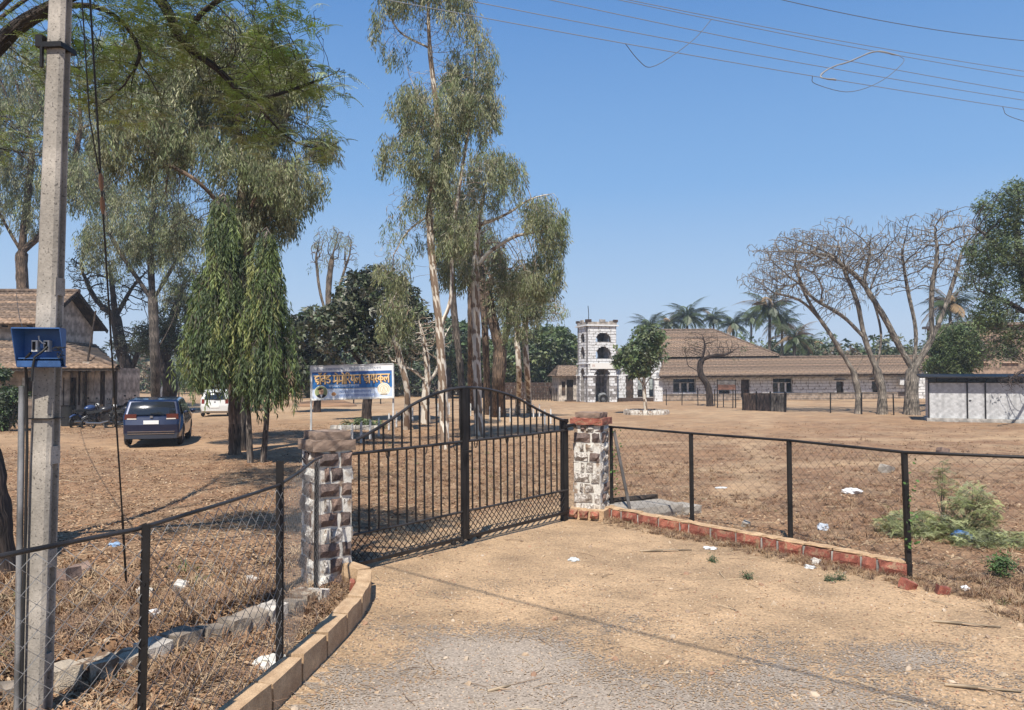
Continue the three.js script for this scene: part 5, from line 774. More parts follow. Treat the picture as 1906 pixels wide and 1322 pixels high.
// ---------- fence, sheet gate and notice board before the school ----------
function postFence(name, label, pts, h, gap, wires, mat, w = .05, extra) {
  const t = thing(name, label, 'fence'), P = []; const r = rnd(pts.length * 7 + Math.round(h * 100) + Math.round(pts[0][0] * 10));
  for (let i = 0; i + 1 < pts.length; i++) { const [ax, ad] = pts[i], [bx, bd] = pts[i + 1], L = Math.hypot(bx - ax, bd - ad), n = Math.max(1, Math.round(L / gap)); for (let k = i ? 1 : 0; k <= n; k++) P.push(onG(mix(ax, bx, k / n), mix(ad, bd, k / n))); }
  P.forEach(p => { const l = r.s() * .04; part(t, 'post', new MB().bar(p.clone().add(V(0, -.1, 0)), p.clone().add(V(l, h * r.r(.96, 1.04), 0)), w, w), mat); });
  for (const y of wires) part(t, 'wire', new MB().tube(P.map(p => p.clone().add(V(0, h * y, .03))), .008, 4), MT.rail);
  return t;
}
const gx = (px, d) => [(px - 953) / FOC * d, d];
postFence('wire_fence', 'post and wire fence before the leafless trees and school', [gx(1462, 48), gx(1545, 46.5), gx(1725, 44)], 1.22, 1.75, [.97, .6, .3], MT.iron, .055);
postFence('wire_fence', 'post and wire fence before the school veranda', [gx(1240, 60), gx(1330, 57), gx(1382, 52)], 1.25, 1.5, [.97, .6, .3], MT.iron, .055);
{ const [x0] = gx(1383, 51), [x1] = gx(1461, 48), t = thing('sheet_gate', 'rusty brown sheet metal gate in the fence before the school', 'gate', onG(x0, 51)), L = Math.hypot(x1 - x0, 3); t.rotation.y = Math.atan2(-3, x1 - x0); t.rotation.y = -Math.atan2(3, x1 - x0); const rust = [[.20, .13, .095], [.17, .12, .1], [.26, .23, .2]].map(c => M(c, .8, { map: T.bark })); const r = rnd(3);
  for (let k = 0; k < 3; k++) { const w = L / 3, g = new MB(); for (let q = 0; q < 9; q++) g.box(k * w + (q + .5) * w / 9, .56, q % 2 ? .012 : 0, w / 9, 1.12, .02); part(t, 'sheet', g, rust[k]); part(t, 'post', new MB().box(k * w, .6, .02, .07, 1.3, .07), MT.iron); } part(t, 'post', new MB().box(L, .6, .02, .07, 1.3, .07), MT.iron); }
{ const b = onG(...gx(1352, 54)), t = thing('notice_board', 'faded red notice board on thin posts before the veranda', 'notice board', b); for (const x of [-.62, .62]) part(t, 'post', new MB().box(x, .95, 0, .06, 2.0, .06), MT.iron); part(t, 'panel', new MB().box(0, 1.42, .03, 1.2, .34, .04), M([.24, .115, .08], .85, { map: T.blotch })); part(t, 'top_panel', new MB().box(0, 1.74, .03, 1.2, .24, .03), M([.2, .18, .17], .7, { map: T.blotch })); part(t, 'frame', new MB().box(0, 1.9, .03, 1.34, .05, .06).box(0, 1.2, .03, 1.34, .04, .06), MT.rail); }
postFence('paling_fence', 'row of dark palings along the yard left of the lodge', [gx(985, 74), gx(1042, 72.5)], 1.25, .3, [.8, .3], MT.wood, .09);
{ const t = thing('yard_wall', 'low stone yard wall beneath the bright leafy tree', 'wall', onG(...gx(1010, 76))); const c = part(t, 'stone_courses', facing(7.5, 1.7, .3, .6, [], 77, -.1), M([.36, .30, .25], .95, { map: T.basalt }), 'stuff'); part(t, 'core', new MB().box(0, .75, -.2, 7.5, 1.7, .36), MT.mortar); }
postFence('wire_fence', 'far post and wire fence behind the sign and the grove', [gx(560, 66), gx(760, 64), gx(960, 66)], 1.4, 2.4, [.97, .55], MT.wood, .09);
postFence('wire_fence', 'far post and wire fence behind the parked cars', [gx(150, 84), gx(380, 82), gx(560, 80)], 1.4, 2.8, [.97, .55], MT.wood, .1);
// ---------- white tin shed ----------
{
  const [sx, sd] = gx(1728, 39), b = onG(sx, sd), t = thing('tin_shed', 'white sheet metal shed with black frame and flat dark roof', 'shed', b, R(-24)); const L = 7.5, H = 2.15, sheet = M([.66, .66, .65], .5, { map: T.grain, metalness: .15 });
  const xs = [0, 1.66, 2.42, L / 1 * .67, L]; for (let k = 0; k < 4; k++) { const a = xs[k], c = xs[k + 1], mb = new MB(); if (k === 2 || k === 3) for (let x = a; x < c - .01; x += .09) mb.box(x + .045, .17 + (H - .42) / 2, (Math.round(x / .09) % 2) * .006, .088, H - .42, .012); else mb.box((a + c) / 2, .17 + (H - .42) / 2, 0, c - a - .05, H - .42, .012); part(t, k === 1 ? 'door' : 'sheet_panel', mb, sheet); }
  for (const x of xs) part(t, 'post', new MB().box(x, H / 2, .03, .06, H + .02, .06), MT.iron); part(t, 'top_rail', new MB().box(L / 2, H - .23, .035, L, .05, .045), MT.iron); part(t, 'plinth', new MB().box(L / 2, .05, -1.0, L + .2, .22, 2.4), MT.mortar);
  part(t, 'roof', new MB().hexa([V(-.4, H - .02, .5), V(L + .3, H - .02, .5), V(L + .3, H + .05, .5), V(-.4, H + .05, .5), V(-.4, H + .12, -2.5), V(L + .3, H + .12, -2.5), V(L + .3, H + .19, -2.5), V(-.4, H + .19, -2.5)]), MT.iron); part(t, 'side_wall', new MB().box(0, H / 2, -1.1, .02, H - .2, 2.1), sheet); part(t, 'back_wall', new MB().box(L / 2, H / 2 + .05, -2.2, L, H - .15, .02), sheet); part(t, 'door_latch', new MB().box(1.78, 1.05, .03, .1, .04, .03), MT.iron);
  for (let k = 0; k < 9; k++) part(t, 'roof_bracket', new MB().box(.35 + k * .85, H - .1, .1, .05, .2, .05), MT.iron);
}
// ---------- far houses ----------
function farHouse(label, px, d, w, h, dep, wall, roofC, win, pyBase) {
  const b = onG((px - 953) / FOC * d, d), t = thing('far_house', label, 'house', b); part(t, 'wall', new MB().box(0, h / 2, -dep / 2, w, h, dep), M(wall, .9, { map: T.blotch })); part(t, 'roof', new MB().box(0, h + .1, -dep / 2, w + .6, .22, dep + .6), M(roofC, .8, { map: T.blotch }));
  for (let k = 0; k < win; k++) { const wn = part(t, 'window', new MB().box(-w / 2 + w * (k + .5) / win, h * .62, .03, w / win * .45, h * .22, .08), MT.glass); part(wn, 'sill', new MB().box(-w / 2 + w * (k + .5) / win, h * .49, .08, w / win * .55, .1, .2), M(wall, .9)); }
}
farHouse('small white house far off behind the sign board', 597, 105, 3.6, 5.0, 4, [.7, .68, .64], [.5, .5, .48], 2);
farHouse('long low grey house behind the forked tree by the sign', 800, 96, 12, 3.1, 5, [.5, .48, .45], [.38, .37, .36], 5);
farHouse('white two storey house beyond the leafless trees', 1695, 130, 7, 6.0, 6, [.72, .7, .68], [.6, .6, .58], 3);
farHouse('low house with a blue roof beyond the leafless trees', 1632, 118, 6.5, 4.4, 5, [.5, .48, .45], [.16, .30, .52], 3);
farHouse('tall brown house behind the dark green edge tree', 1880, 66, 7.5, 6.2, 6, [.45, .31, .22], [.36, .28, .22], 3);
// ---------- school sign ----------
{
  const d = 25.6, pr = gp(731, 831), a = at(577, 681, d), b = at(732.5, 676.5, d), base = gp(655, 831), t = thing('school_sign', 'blue and white painted school sign board on two white posts', 'sign', base), W = b.x - a.x, H = 1.13, tilt = Math.atan2(b.y - a.y, W);
  const cv = document.createElement('canvas'); cv.width = 1024; cv.height = 430; const c = cv.getContext('2d');
  c.fillStyle = '#e9e7e4'; c.fillRect(0, 0, 1024, 430); c.fillStyle = '#2f6fae'; c.fillRect(14, 78, 996, 215); c.fillStyle = '#3a5f9e'; c.fillRect(14, 78, 996, 24); c.fillStyle = '#c6d4ea'; c.fillRect(14, 305, 996, 112); c.fillStyle = '#20324f'; c.fillRect(14, 296, 996, 5);
  c.lineCap = c.lineJoin = 'round';
  const main = 'ह ॉ व र^ ड | म े म ो ि र य ल | ह ा य स_ क ू ल', big = (w, col, dx, dy) => { c.strokeStyle = col; devaText(c, main, 40 + dx, 126 + dy, 104, w, 944); };
  big(25, '#17223a', 3, 5); big(20, '#6b4a22', 2, 3); big(16, '#e9b878', 0, 0); big(5, '#f7dcae', -1, -2);
  c.strokeStyle = '#5b6a86'; devaText(c, 'म ह ा र ा य व ड स क ल म य र ह', 40, 32, 26, 3.5, 360); devaText(c, 'स ह ा क ा र व य ल म ो र ह क ड', 480, 30, 26, 3.5, 400);
  c.strokeStyle = '#dfe9f7'; devaText(c, 'क ड व म ह य ा स ल र क य ड व', 220, 248, 30, 4.5, 380);
  c.strokeStyle = '#4d6fae'; devaText(c, 'ल म य ह ा र क स व ड म ो य ल र ह', 350, 326, 28, 4.5, 400); devaText(c, 'स व य ह क म ल ा र ड य व ह क स म ल', 350, 376, 28, 4.5, 440);
  c.fillStyle = '#e8e2d4'; c.beginPath(); c.arc(122, 335, 84, 0, 7); c.fill(); c.save(); c.beginPath(); c.arc(122, 335, 77, 0, 7); c.clip(); c.fillStyle = '#8f9a6c'; c.fillRect(40, 250, 170, 170); c.fillStyle = '#1f2836'; c.beginPath(); c.ellipse(122, 420, 76, 60, 0, 0, 7); c.fill(); c.fillStyle = '#e8e8ea'; c.beginPath(); c.moveTo(108, 368); c.lineTo(140, 368); c.lineTo(124, 412); c.fill(); c.fillStyle = '#d6a98a'; c.beginPath(); c.ellipse(124, 326, 30, 42, 0, 0, 7); c.fill(); c.fillStyle = '#33261f'; c.beginPath(); c.ellipse(112, 292, 36, 16, -.2, 0, 7); c.fill(); c.strokeStyle = '#2a2420'; c.lineWidth = 4; c.strokeRect(102, 316, 18, 12); c.strokeRect(127, 316, 18, 12); c.restore();
  c.fillStyle = '#f0e7d3'; c.beginPath(); c.arc(905, 318, 82, 0, 7); c.fill(); c.strokeStyle = '#c79d62'; c.lineWidth = 5; c.setLineDash([8, 7]); c.beginPath(); c.arc(905, 318, 66, 2.6, 6.8); c.stroke(); c.setLineDash([]); c.beginPath(); c.arc(905, 322, 46, 0, 7); c.stroke(); c.beginPath(); c.moveTo(905, 290); c.lineTo(885, 345); c.lineTo(925, 345); c.closePath(); c.stroke(); c.fillStyle = '#7a6a52'; c.fillRect(862, 378, 86, 14);
  c.fillStyle = '#f2f0ee'; c.beginPath(); c.moveTo(275, 330); c.lineTo(325, 370); c.lineTo(275, 420); c.lineTo(238, 375); c.fill(); c.fillStyle = '#c08a58'; c.beginPath(); c.ellipse(278, 365, 28, 24, 0, 0, 7); c.fill();
  const tx = new THREE.CanvasTexture(cv); tx.colorSpace = THREE.SRGBColorSpace;
  const g = new THREE.Group(); g.name = 'board'; t.add(g); g.position.copy(a).sub(base); g.rotation.z = tilt;
  part(g, 'panel', new MB().box(W / 2, -H / 2, 0, W, H, .02), MT.white); const face = new THREE.PlaneGeometry(W - .05, H - .05); face.translate(W / 2, -H / 2, .014); part(g, 'painted_face', face, M([1, 1, 1], .55, { map: tx }));
  const fr = new MB(); fr.box(W / 2, -.012, .012, W, .03, .035).box(W / 2, -H + .012, .012, W, .03, .035).box(.012, -H / 2, .012, .03, H - .06, .035).box(W - .012, -H / 2, .012, .03, H - .06, .035); part(g, 'frame', fr, MT.white);
  for (const s of [.02, W - .02]) part(t, 'post', new MB().box(a.x - base.x + s, (a.y - base.y - .1) / 2, -.045, .055, a.y - base.y + .12, .055), MT.white);
}
// ---------- garden bed with white posts by the sign ----------
{
  const t = thing('garden_fence', 'row of short white concrete posts with wire round the garden bed', 'fence', V(0, 0, 0)), r = rnd(61), P = [[634, 812], [655, 808], [672, 803], [689, 797], [705, 790], [724, 779], [738, 774], [752, 770], [768, 763], [783, 760], [796, 757], [815, 752], [836, 750], [856, 748], [876, 752], [893, 757], [912, 760], [930, 762], [950, 764], [993, 769], [1004, 768], [1014, 783], [1025, 781]];
  const Q = P.map(([x, y], i) => gp(x, y + (i < 19 ? 22 : 8))); Q.forEach(p => part(t, 'post', new MB().box(p.x, p.y + .30, p.z, .07, .74, .07).box(p.x, p.y + .69, p.z, .045, .06, .045), MT.white));
  for (const y of [.25, .5]) part(t, 'wire', new MB().tube(Q.slice(0, 19).map(p => p.clone().add(V(0, y, .04))), .008, 4), MT.rail);
  const k = thing('bed_edging', 'low pale stone edging of the garden bed under the sign', 'edging', gp(628, 802)), e = gp(705, 800), s = gp(622, 800); for (let i = 0; i < 10; i++) { const m = part(k, 'stone', stoneGeo(.32, .26, .2, 800 + i), MT.mortar); m.position.copy(s).lerp(e, i / 10).sub(k.position).add(V(0, .05, 0)); m.rotation.y = r.s() * .1; }
  const m = thing('earth_mound', 'small earth mound round the foot of the tall bare topped tree', 'mound', onG(at(607, 700, 60).x, 60)); const g = new THREE.SphereGeometry(1.7, 20, 8, 0, 6.3, 0, 1.57); g.scale(1.4, .3, 1); const p = g.attributes.position; for (let i = 0; i < p.count; i++) p.setY(i, p.getY(i) * (.8 + .4 * fbm(p.getX(i) * 2, p.getZ(i) * 2, 0, 2, 3)) - .03); g.computeVertexNormals(); part(m, 'earth', g, M([.34, .2, .115], 1, { map: T.blotch }));
}
// ---------- old tiled house ----------
{
  const d0 = 38, xr = -22.9, base = onG(-26, 38), t = thing('tiled_house', 'old cream plastered house with brown tiled roofs and open veranda', 'house', base), Lx = x => x - base.x, Lz = d => -d - base.z, wl = -36;
  const wallM = M([.70, .60, .50], .95, { map: T.blotch });
  // upper storey
  part(t, 'upper_wall', new MB().box(Lx((wl + xr) / 2), 3.9, Lz(d0 + .55), xr - wl - .2, 2.2, .3), wallM); const gs = new THREE.Shape([[-.2, 0], [-5.0, 0], [-5.0, 4.85], [-2.6, 6.4], [-.2, 4.85]].map(p => new THREE.Vector2(...p))), gg = new THREE.ExtrudeGeometry(gs, { depth: .3, bevelEnabled: false }); gg.rotateY(-Math.PI / 2); gg.translate(0, 0, 0); gg.scale(1, 1, 1); const gw = part(t, 'gable_wall', gg, wallM); gw.position.set(Lx(xr - .1), 0, Lz(d0 + .2)); gw.rotation.y = 0; 
  const E = 4.78, Rg = 6.62, dr = d0 + 2.7; tiledRoof(t, V(Lx(wl), E, Lz(d0 - .3)), V(Lx(xr + .45), E, Lz(d0 - .3)), V(Lx(xr + .45), Rg, Lz(dr)), V(Lx(wl), Rg, Lz(dr)), 13, 31, .25); tiledRoof(t, V(Lx(xr + .45), E, Lz(d0 + 5.7)), V(Lx(wl), E, Lz(d0 + 5.7)), V(Lx(wl), Rg, Lz(dr + .02)), V(Lx(xr + .45), Rg, Lz(dr + .02)), 11, 32, .25);
  part(t, 'ridge_tiles', new MB().tube([V(Lx(wl), Rg + .05, Lz(dr)), V(Lx(xr + .5), Rg + .05, Lz(dr))], .13, 8, .25, 3, true), MT.tile[1]);
  for (const [dd, yy] of [[d0 - .35, E - .06], [d0 + 5.75, E - .06]]) part(t, 'barge_board', new MB().bar(V(Lx(xr + .42), Rg - .03, Lz(dr)), V(Lx(xr + .42), yy, Lz(dd)), .05, .2, V(1, 0, 0)), MT.barkDark);
  for (let k = 0; k < 9; k++) part(t, 'rafter_end', new MB().box(Lx(xr - .4 - k * 1.2), E - .1, Lz(d0 - .05), .07, .09, .5), MT.wood);
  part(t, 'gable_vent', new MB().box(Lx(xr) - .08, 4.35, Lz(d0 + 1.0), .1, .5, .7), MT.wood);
  // lower skirt roof with a hip at the right
  const e0 = 35.2, ex = -17.75, top = 4.0, ea = 2.62; tiledRoof(t, V(Lx(wl), ea, Lz(e0)), V(Lx(ex), ea, Lz(e0 + .3)), V(Lx(xr + .3), top, Lz(d0 + .35)), V(Lx(wl), top, Lz(d0 + .35)), 13, 33, .25); tiledRoof(t, V(Lx(ex), ea, Lz(e0 + .3)), V(Lx(-21.3), ea, Lz(d0 + 5)), V(Lx(xr + .1), top, Lz(d0 + 5)), V(Lx(xr + .3), top, Lz(d0 + .35)), 13, 34, .25);
  part(t, 'hip_tiles', new MB().tube([...Array(14)].map((_, k) => V(Lx(mix(xr + .3, ex, k / 13)), mix(top, ea, k / 13) + .06, Lz(mix(d0 + .35, e0 + .3, k / 13)))), .1, 7, .3, 5), MT.tile[1]);
  part(t, 'fascia', new MB().bar(V(Lx(wl), ea - .07, Lz(e0 + .05)), V(Lx(ex - .05), ea - .07, Lz(e0 + .35)), .04, .1), MT.wood);
  // ground floor
  const gfr = at(168, 700, 37.5).x; part(t, 'lower_wall', new MB().box(Lx((wl + gfr) / 2), 1.3, Lz(37.7), gfr - wl, 2.75, .3), wallM); part(t, 'side_wall', new MB().box(Lx(gfr - .15), 1.3, Lz(40.2), .28, 2.75, 4.6), wallM);
  for (const px of [124, 148, 160]) part(t, 'pilaster', new MB().box(Lx(at(px, 700, 37.3).x), 1.2, Lz(37.45), .26, 2.5, .22), wallM);
  part(t, 'rain_pipe', new MB().tube([V(Lx(at(155, 700, 37).x), 0, Lz(37.2)), V(Lx(at(155, 700, 37).x), 2.6, Lz(37.2))], .06, 7), MT.wood); part(t, 'rain_pipe', new MB().tube([V(Lx(at(143, 700, 37).x), .9, Lz(37.2)), V(Lx(at(143, 700, 37).x), 2.6, Lz(37.2))], .05, 7), MT.wood);
  for (const [px, dd] of [[191, 36.6], [214, 36.4], [180, 41.5], [203, 40]]) part(t, 'veranda_post', new MB().box(Lx(at(px, 700, dd).x), 1.28, Lz(dd), .15, 2.6, .15), MT.wood);
  part(t, 'door', new MB().box(Lx(at(118, 700, 37).x), 1.1, Lz(37.5), .55, 2.2, .08), woodDarkOpening); part(t, 'window', new MB().box(Lx(at(50, 700, 37).x), 1.75, Lz(37.5), .95, .9, .1), woodDarkOpening); part(t, 'window_post', new MB().box(Lx(at(36, 700, 37).x), 1.9, Lz(37.4), .18, .6, .1), MT.white);  // window is a dark brown panel standing in for the shaded opening
  part(t, 'plinth', new MB().box(Lx((wl - 20.2) / 2), .02, Lz(38.4), -20.2 - wl, .3, 3.4), MT.mortar);
  part(t, 'wall_dado', new MB().box(Lx(at(165, 700, 37).x), .42, Lz(37.42), 1.6, .55, .1), M([.42, .35, .3], .95, { map: T.blotch }));
  const mast = thing('leaning_mast', 'thin dark mast leaning above the veranda roof', 'mast', at(162, 668, 36)); part(mast, 'rod', new MB().tube([V(0, -.25, 0), V(.18, .9, 0), V(.36, 2.2, 0)], [.05, .04, .04], 6, 0, 1, true), MT.barkDark); part(mast, 'foot', new MB().box(0, -.2, 0, .3, .14, .2), MT.concrete);
}
{ const b = onG(at(42, 780, 36).x, 36), t = thing('corrugated_screen', 'rust streaked cream corrugated sheet screen leaning before the house', 'screen', b), sh = M([.62, .47, .36], .75, { map: T.bark }); for (let p = 0; p < 2; p++) { const mb = new MB(), w = p ? .42 : 1.2, x0 = p ? -1.1 : -.6; const n = Math.round(w / .055); for (let k = 0; k < n; k++) mb.tube([V(x0 + k * w / n, -.05, p * .05), V(x0 + k * w / n, p ? 1.05 : 1.28, p * .05 - .04)], .034, 5); part(t, 'sheet', mb, sh); } part(t, 'post', new MB().box(.62, .7, -.08, .09, 1.5, .09), MT.wood); }
{ const t = thing('oil_drum', 'black steel drum standing before the veranda wall', 'drum', onG(at(127, 780, 36.4).x, 36.4)); part(t, 'body', new MB().tube([0, .3, .31, .6, .61, .92].map(y => V(0, y, 0)), [.3, .3, .315, .315, .3, .3], 18, 0, 1, true), MT.black); part(t, 'rim', new MB().tube([V(0, .9, 0), V(0, .94, 0)], .315, 18), MT.iron); }
// ---------- cars ----------
function car(label, pos, turn, o) {
  const t = thing('parked_car', label, 'car', pos, turn, undefined), W = o.w, L = o.len / 2, wz = o.wheels, wr = o.wr;
  const sh = new THREE.Shape(); const out = o.outline; sh.moveTo(...out[0]); for (let k = 1; k < out.length; k++) sh.lineTo(...out[k]);
  for (const z of [...wz]) { sh.lineTo(z - (wr + .05), o.bot); sh.absarc(z, wr, wr + .05, Math.PI + .25, -.25, true); sh.lineTo(z + wr + .05, o.bot); } sh.closePath();
  const bv = .07, g0 = new THREE.ExtrudeGeometry(sh, { depth: W - 2 * bv, bevelEnabled: true, bevelThickness: bv, bevelSize: .05, bevelOffset: -.05, bevelSegments: 4, steps: 8 }); g0.translate(0, 0, -W / 2 + bv); g0.rotateY(-Math.PI / 2);   // shape x -> world z, depth -> x
  const sx = (y, z) => (1 - o.tumble * Math.max(0, y - o.belt) / (o.h - o.belt)) * (1 - .09 * Math.pow(Math.max(0, Math.abs(z) - L * .72) / (L * .28), 2)) * (1 - .05 * sst(.5, .25, y));
  const bend = g => { const p = g.attributes.position; for (let i = 0; i < p.count; i++) { const x = p.getX(i), y = p.getY(i), z = p.getZ(i); const cur = .06 * Math.pow(Math.abs(x) / (W / 2), 2); p.setXYZ(i, x * sx(y, z), y, z - Math.sign(z) * cur * sst(L * .55, L, Math.abs(z))); } g.computeVertexNormals(); return g; };
  part(t, 'body', bend(g0), o.paint);
  const patch = (a, b, xa, xb, off, nx = 10, ny = 4, sag = 0) => {   // strip across the car between profile points a and b
    const mb = new MB(), dz = b[0] - a[0], dy = b[1] - a[1], l = Math.hypot(dz, dy), n = [dy / l, -dz / l]; if (n[0] * Math.sign(a[0]) < 0) { n[0] *= -1; n[1] *= -1; }
    for (let j = 0; j <= ny; j++) for (let i = 0; i <= nx; i++) { const f = j / ny, h = mix(xa, xb, f), u = i / nx * 2 - 1, z = mix(a[0], b[0], f), y = mix(a[1], b[1], f), o2 = off + sag * (1 - u * u) + sag * .8 * Math.sin(f * Math.PI); mb.v(V(u * h, y + n[1] * o2, z + n[0] * o2), V(0, n[1], n[0]), i / nx, f); if (i && j) { const k = j * (nx + 1) + i; mb.i.push(k - nx - 2, k - nx - 1, k, k - nx - 2, k, k - 1); } }
    const g = mb.geo(); return bend(g);
  };
  part(t, 'rear_window', patch(o.rw[0], o.rw[1], o.rwx[0], o.rwx[1], .012, 18, 8, .04), o.glass); part(t, 'windscreen', patch(o.fw[0], o.fw[1], .66, .6, .012, 8, 3), o.glass);
  for (const s of [-1, 1]) for (const q of o.side) { const shp = new THREE.Shape(q.map(p => new THREE.Vector2(...p))), g = new THREE.ShapeGeometry(shp); g.rotateY(-Math.PI / 2); g.translate(s * (W / 2 + .004), 0, 0); part(t, 'side_window', bend(g), o.glass); }
  const strip = (name, x, y, w, h, z, m, d = .03) => part(t, name, bend(new THREE.BoxGeometry(w, h, d, 4, 1, 1).translate(x, y, z)), m);
  for (const s of [-1, 1]) { const lm = strip('tail_lamp', s * o.lamp[0], o.lamp[1], o.lamp[2], o.lamp[3], o.lamp[4], o.lampM, .06); if (o.lampLow) part(lm, 'lamp_bar', bend(new THREE.BoxGeometry(o.lamp[2] * .8, .035, .04, 3, 1, 1).translate(s * (o.lamp[0] - .05), o.lamp[1] - o.lamp[3] * .42, o.lamp[4] + .02)), M([.75, .68, .6], .25)); }
  strip('bumper', 0, o.bumper[0], W * .97, o.bumper[1], o.bumper[2], o.bumperM, .1); const pl = strip('number_plate', 0, o.plate[0], .5, .12, o.plate[1], M([.8, .8, .78], .4), .02);
  if (o.chrome) for (const [y, z] of o.chrome) strip('chrome_trim', 0, y, W * .86, .022, z, M([.6, .6, .6], .15, { metalness: 1 }), .02);
  strip('emblem', 0, o.emblem[0], .09, .07, o.emblem[1], M([.6, .6, .6], .2, { metalness: 1 }), .015);
  strip('rear_wiper', .12, o.emblem[0] + .12, .32, .014, o.emblem[1] - .02, MT.black, .02);
  for (const s of [-1, 1]) { const mr = part(t, 'wing_mirror', new THREE.SphereGeometry(.1, 10, 8).scale(.9, .75, .6).translate(s * (W / 2 + .1), o.belt + .08, -.62 * L / 2.1), o.paint); }
  for (const s of [-1, 1]) for (const z of wz) { const ty = part(t, 'wheel', (() => { const g = new THREE.TorusGeometry(wr - .075, .085, 10, 26); g.scale(1, 1, 1.15); g.rotateY(Math.PI / 2); return g; })(), M([.02, .02, .02], .9)); ty.position.set(s * (W / 2 - .11), wr, z); part(ty, 'rim', new MB().tube([V(-.07, 0, 0), V(.07, 0, 0)], wr - .12, 16, 0, 1, true), M([.3, .3, .31], .4, { metalness: .8 })); }
  part(t, 'underbody', new MB().box(0, o.bot + .04, 0, W * .8, .14, o.len * .86), MT.black);
  return t;
}
const bluePaint = new THREE.MeshPhysicalMaterial({ color: lin(.004, .011, .042), roughness: .35, metalness: .3, clearcoat: 1, clearcoatRoughness: .05 }), whitePaint = new THREE.MeshPhysicalMaterial({ color: lin(.62, .62, .60), roughness: .4, clearcoat: .8, clearcoatRoughness: .1 });
const tint = new THREE.MeshPhysicalMaterial({ color: lin(.015, .018, .022), roughness: .12, clearcoat: 1, clearcoatRoughness: .03 });
{
  const p = gp(292, 834), az = R(17); p.z -= 2.1;
  car('dark blue hatchback seen from behind on the dirt drive', V(p.x - .85, groundY(p.x, p.z), p.z), R(17), {
    w: 1.8, len: 4.3, h: 1.58, belt: .98, tumble: .2, bot: .27, wheels: [-1.3, 1.3], wr: .335, paint: bluePaint, glass: tint,
    outline: [[2.02, .27], [2.13, .42], [2.15, .72], [2.06, .96], [1.99, 1.02], [1.76, 1.455], [1.66, 1.51], [1.2, 1.55], [.5, 1.58], [-.2, 1.54], [-.98, 1.05], [-1.75, .93], [-2.08, .74], [-2.15, .45], [-2.05, .27]],
    rw: [[2.0, 1.02], [1.775, 1.435]], rwx: [.78, .77], fw: [[-.96, 1.06], [-.24, 1.52]],
    side: [[[1.5, 1.06], [1.35, 1.40], [.6, 1.45], [.55, 1.03]], [[.48, 1.03], [.52, 1.46], [-.15, 1.42], [-.75, 1.05], [-.7, 1.0]]],
    lamp: [.68, .98, .38, .17, 2.06], lampM: M([.10, .022, .012], .2), lampLow: true, bumper: [.36, .17, 2.10], bumperM: M([.03, .035, .05], .5), plate: [.80, 2.155], emblem: [.97, 2.10], chrome: [[.50, 2.15], [.43, 2.155]],
  });
}
{
  const p = gp(395, 776);
  car('small white hatchback under the hanging boughs', V(p.x - .3, groundY(p.x, p.z), p.z - 1.7), R(14), {
    w: 1.6, len: 3.5, h: 1.5, belt: .92, tumble: .2, bot: .27, wheels: [-1.1, 1.1], wr: .28, paint: whitePaint, glass: tint,
    outline: [[1.66, .27], [1.75, .4], [1.75, .62], [1.68, .9], [1.48, 1.40], [1.3, 1.48], [.2, 1.5], [-.4, 1.42], [-1.05, .98], [-1.6, .82], [-1.75, .6], [-1.7, .27]],
    rw: [[1.665, .95], [1.51, 1.34]], rwx: [.60, .56], fw: [[-1.03, 1.0], [-.44, 1.4]], side: [[[1.3, .98], [1.15, 1.36], [.3, 1.4], [.25, .95]], [[.18, .95], [.22, 1.4], [-.3, 1.34], [-.85, .97]]],
    lamp: [.68, .85, .16, .26, 1.70], lampM: M([.20, .03, .025], .25), bumper: [.45, .26, 1.72], bumperM: whitePaint, plate: [.56, 1.78], emblem: [.82, 1.715],
  });
}
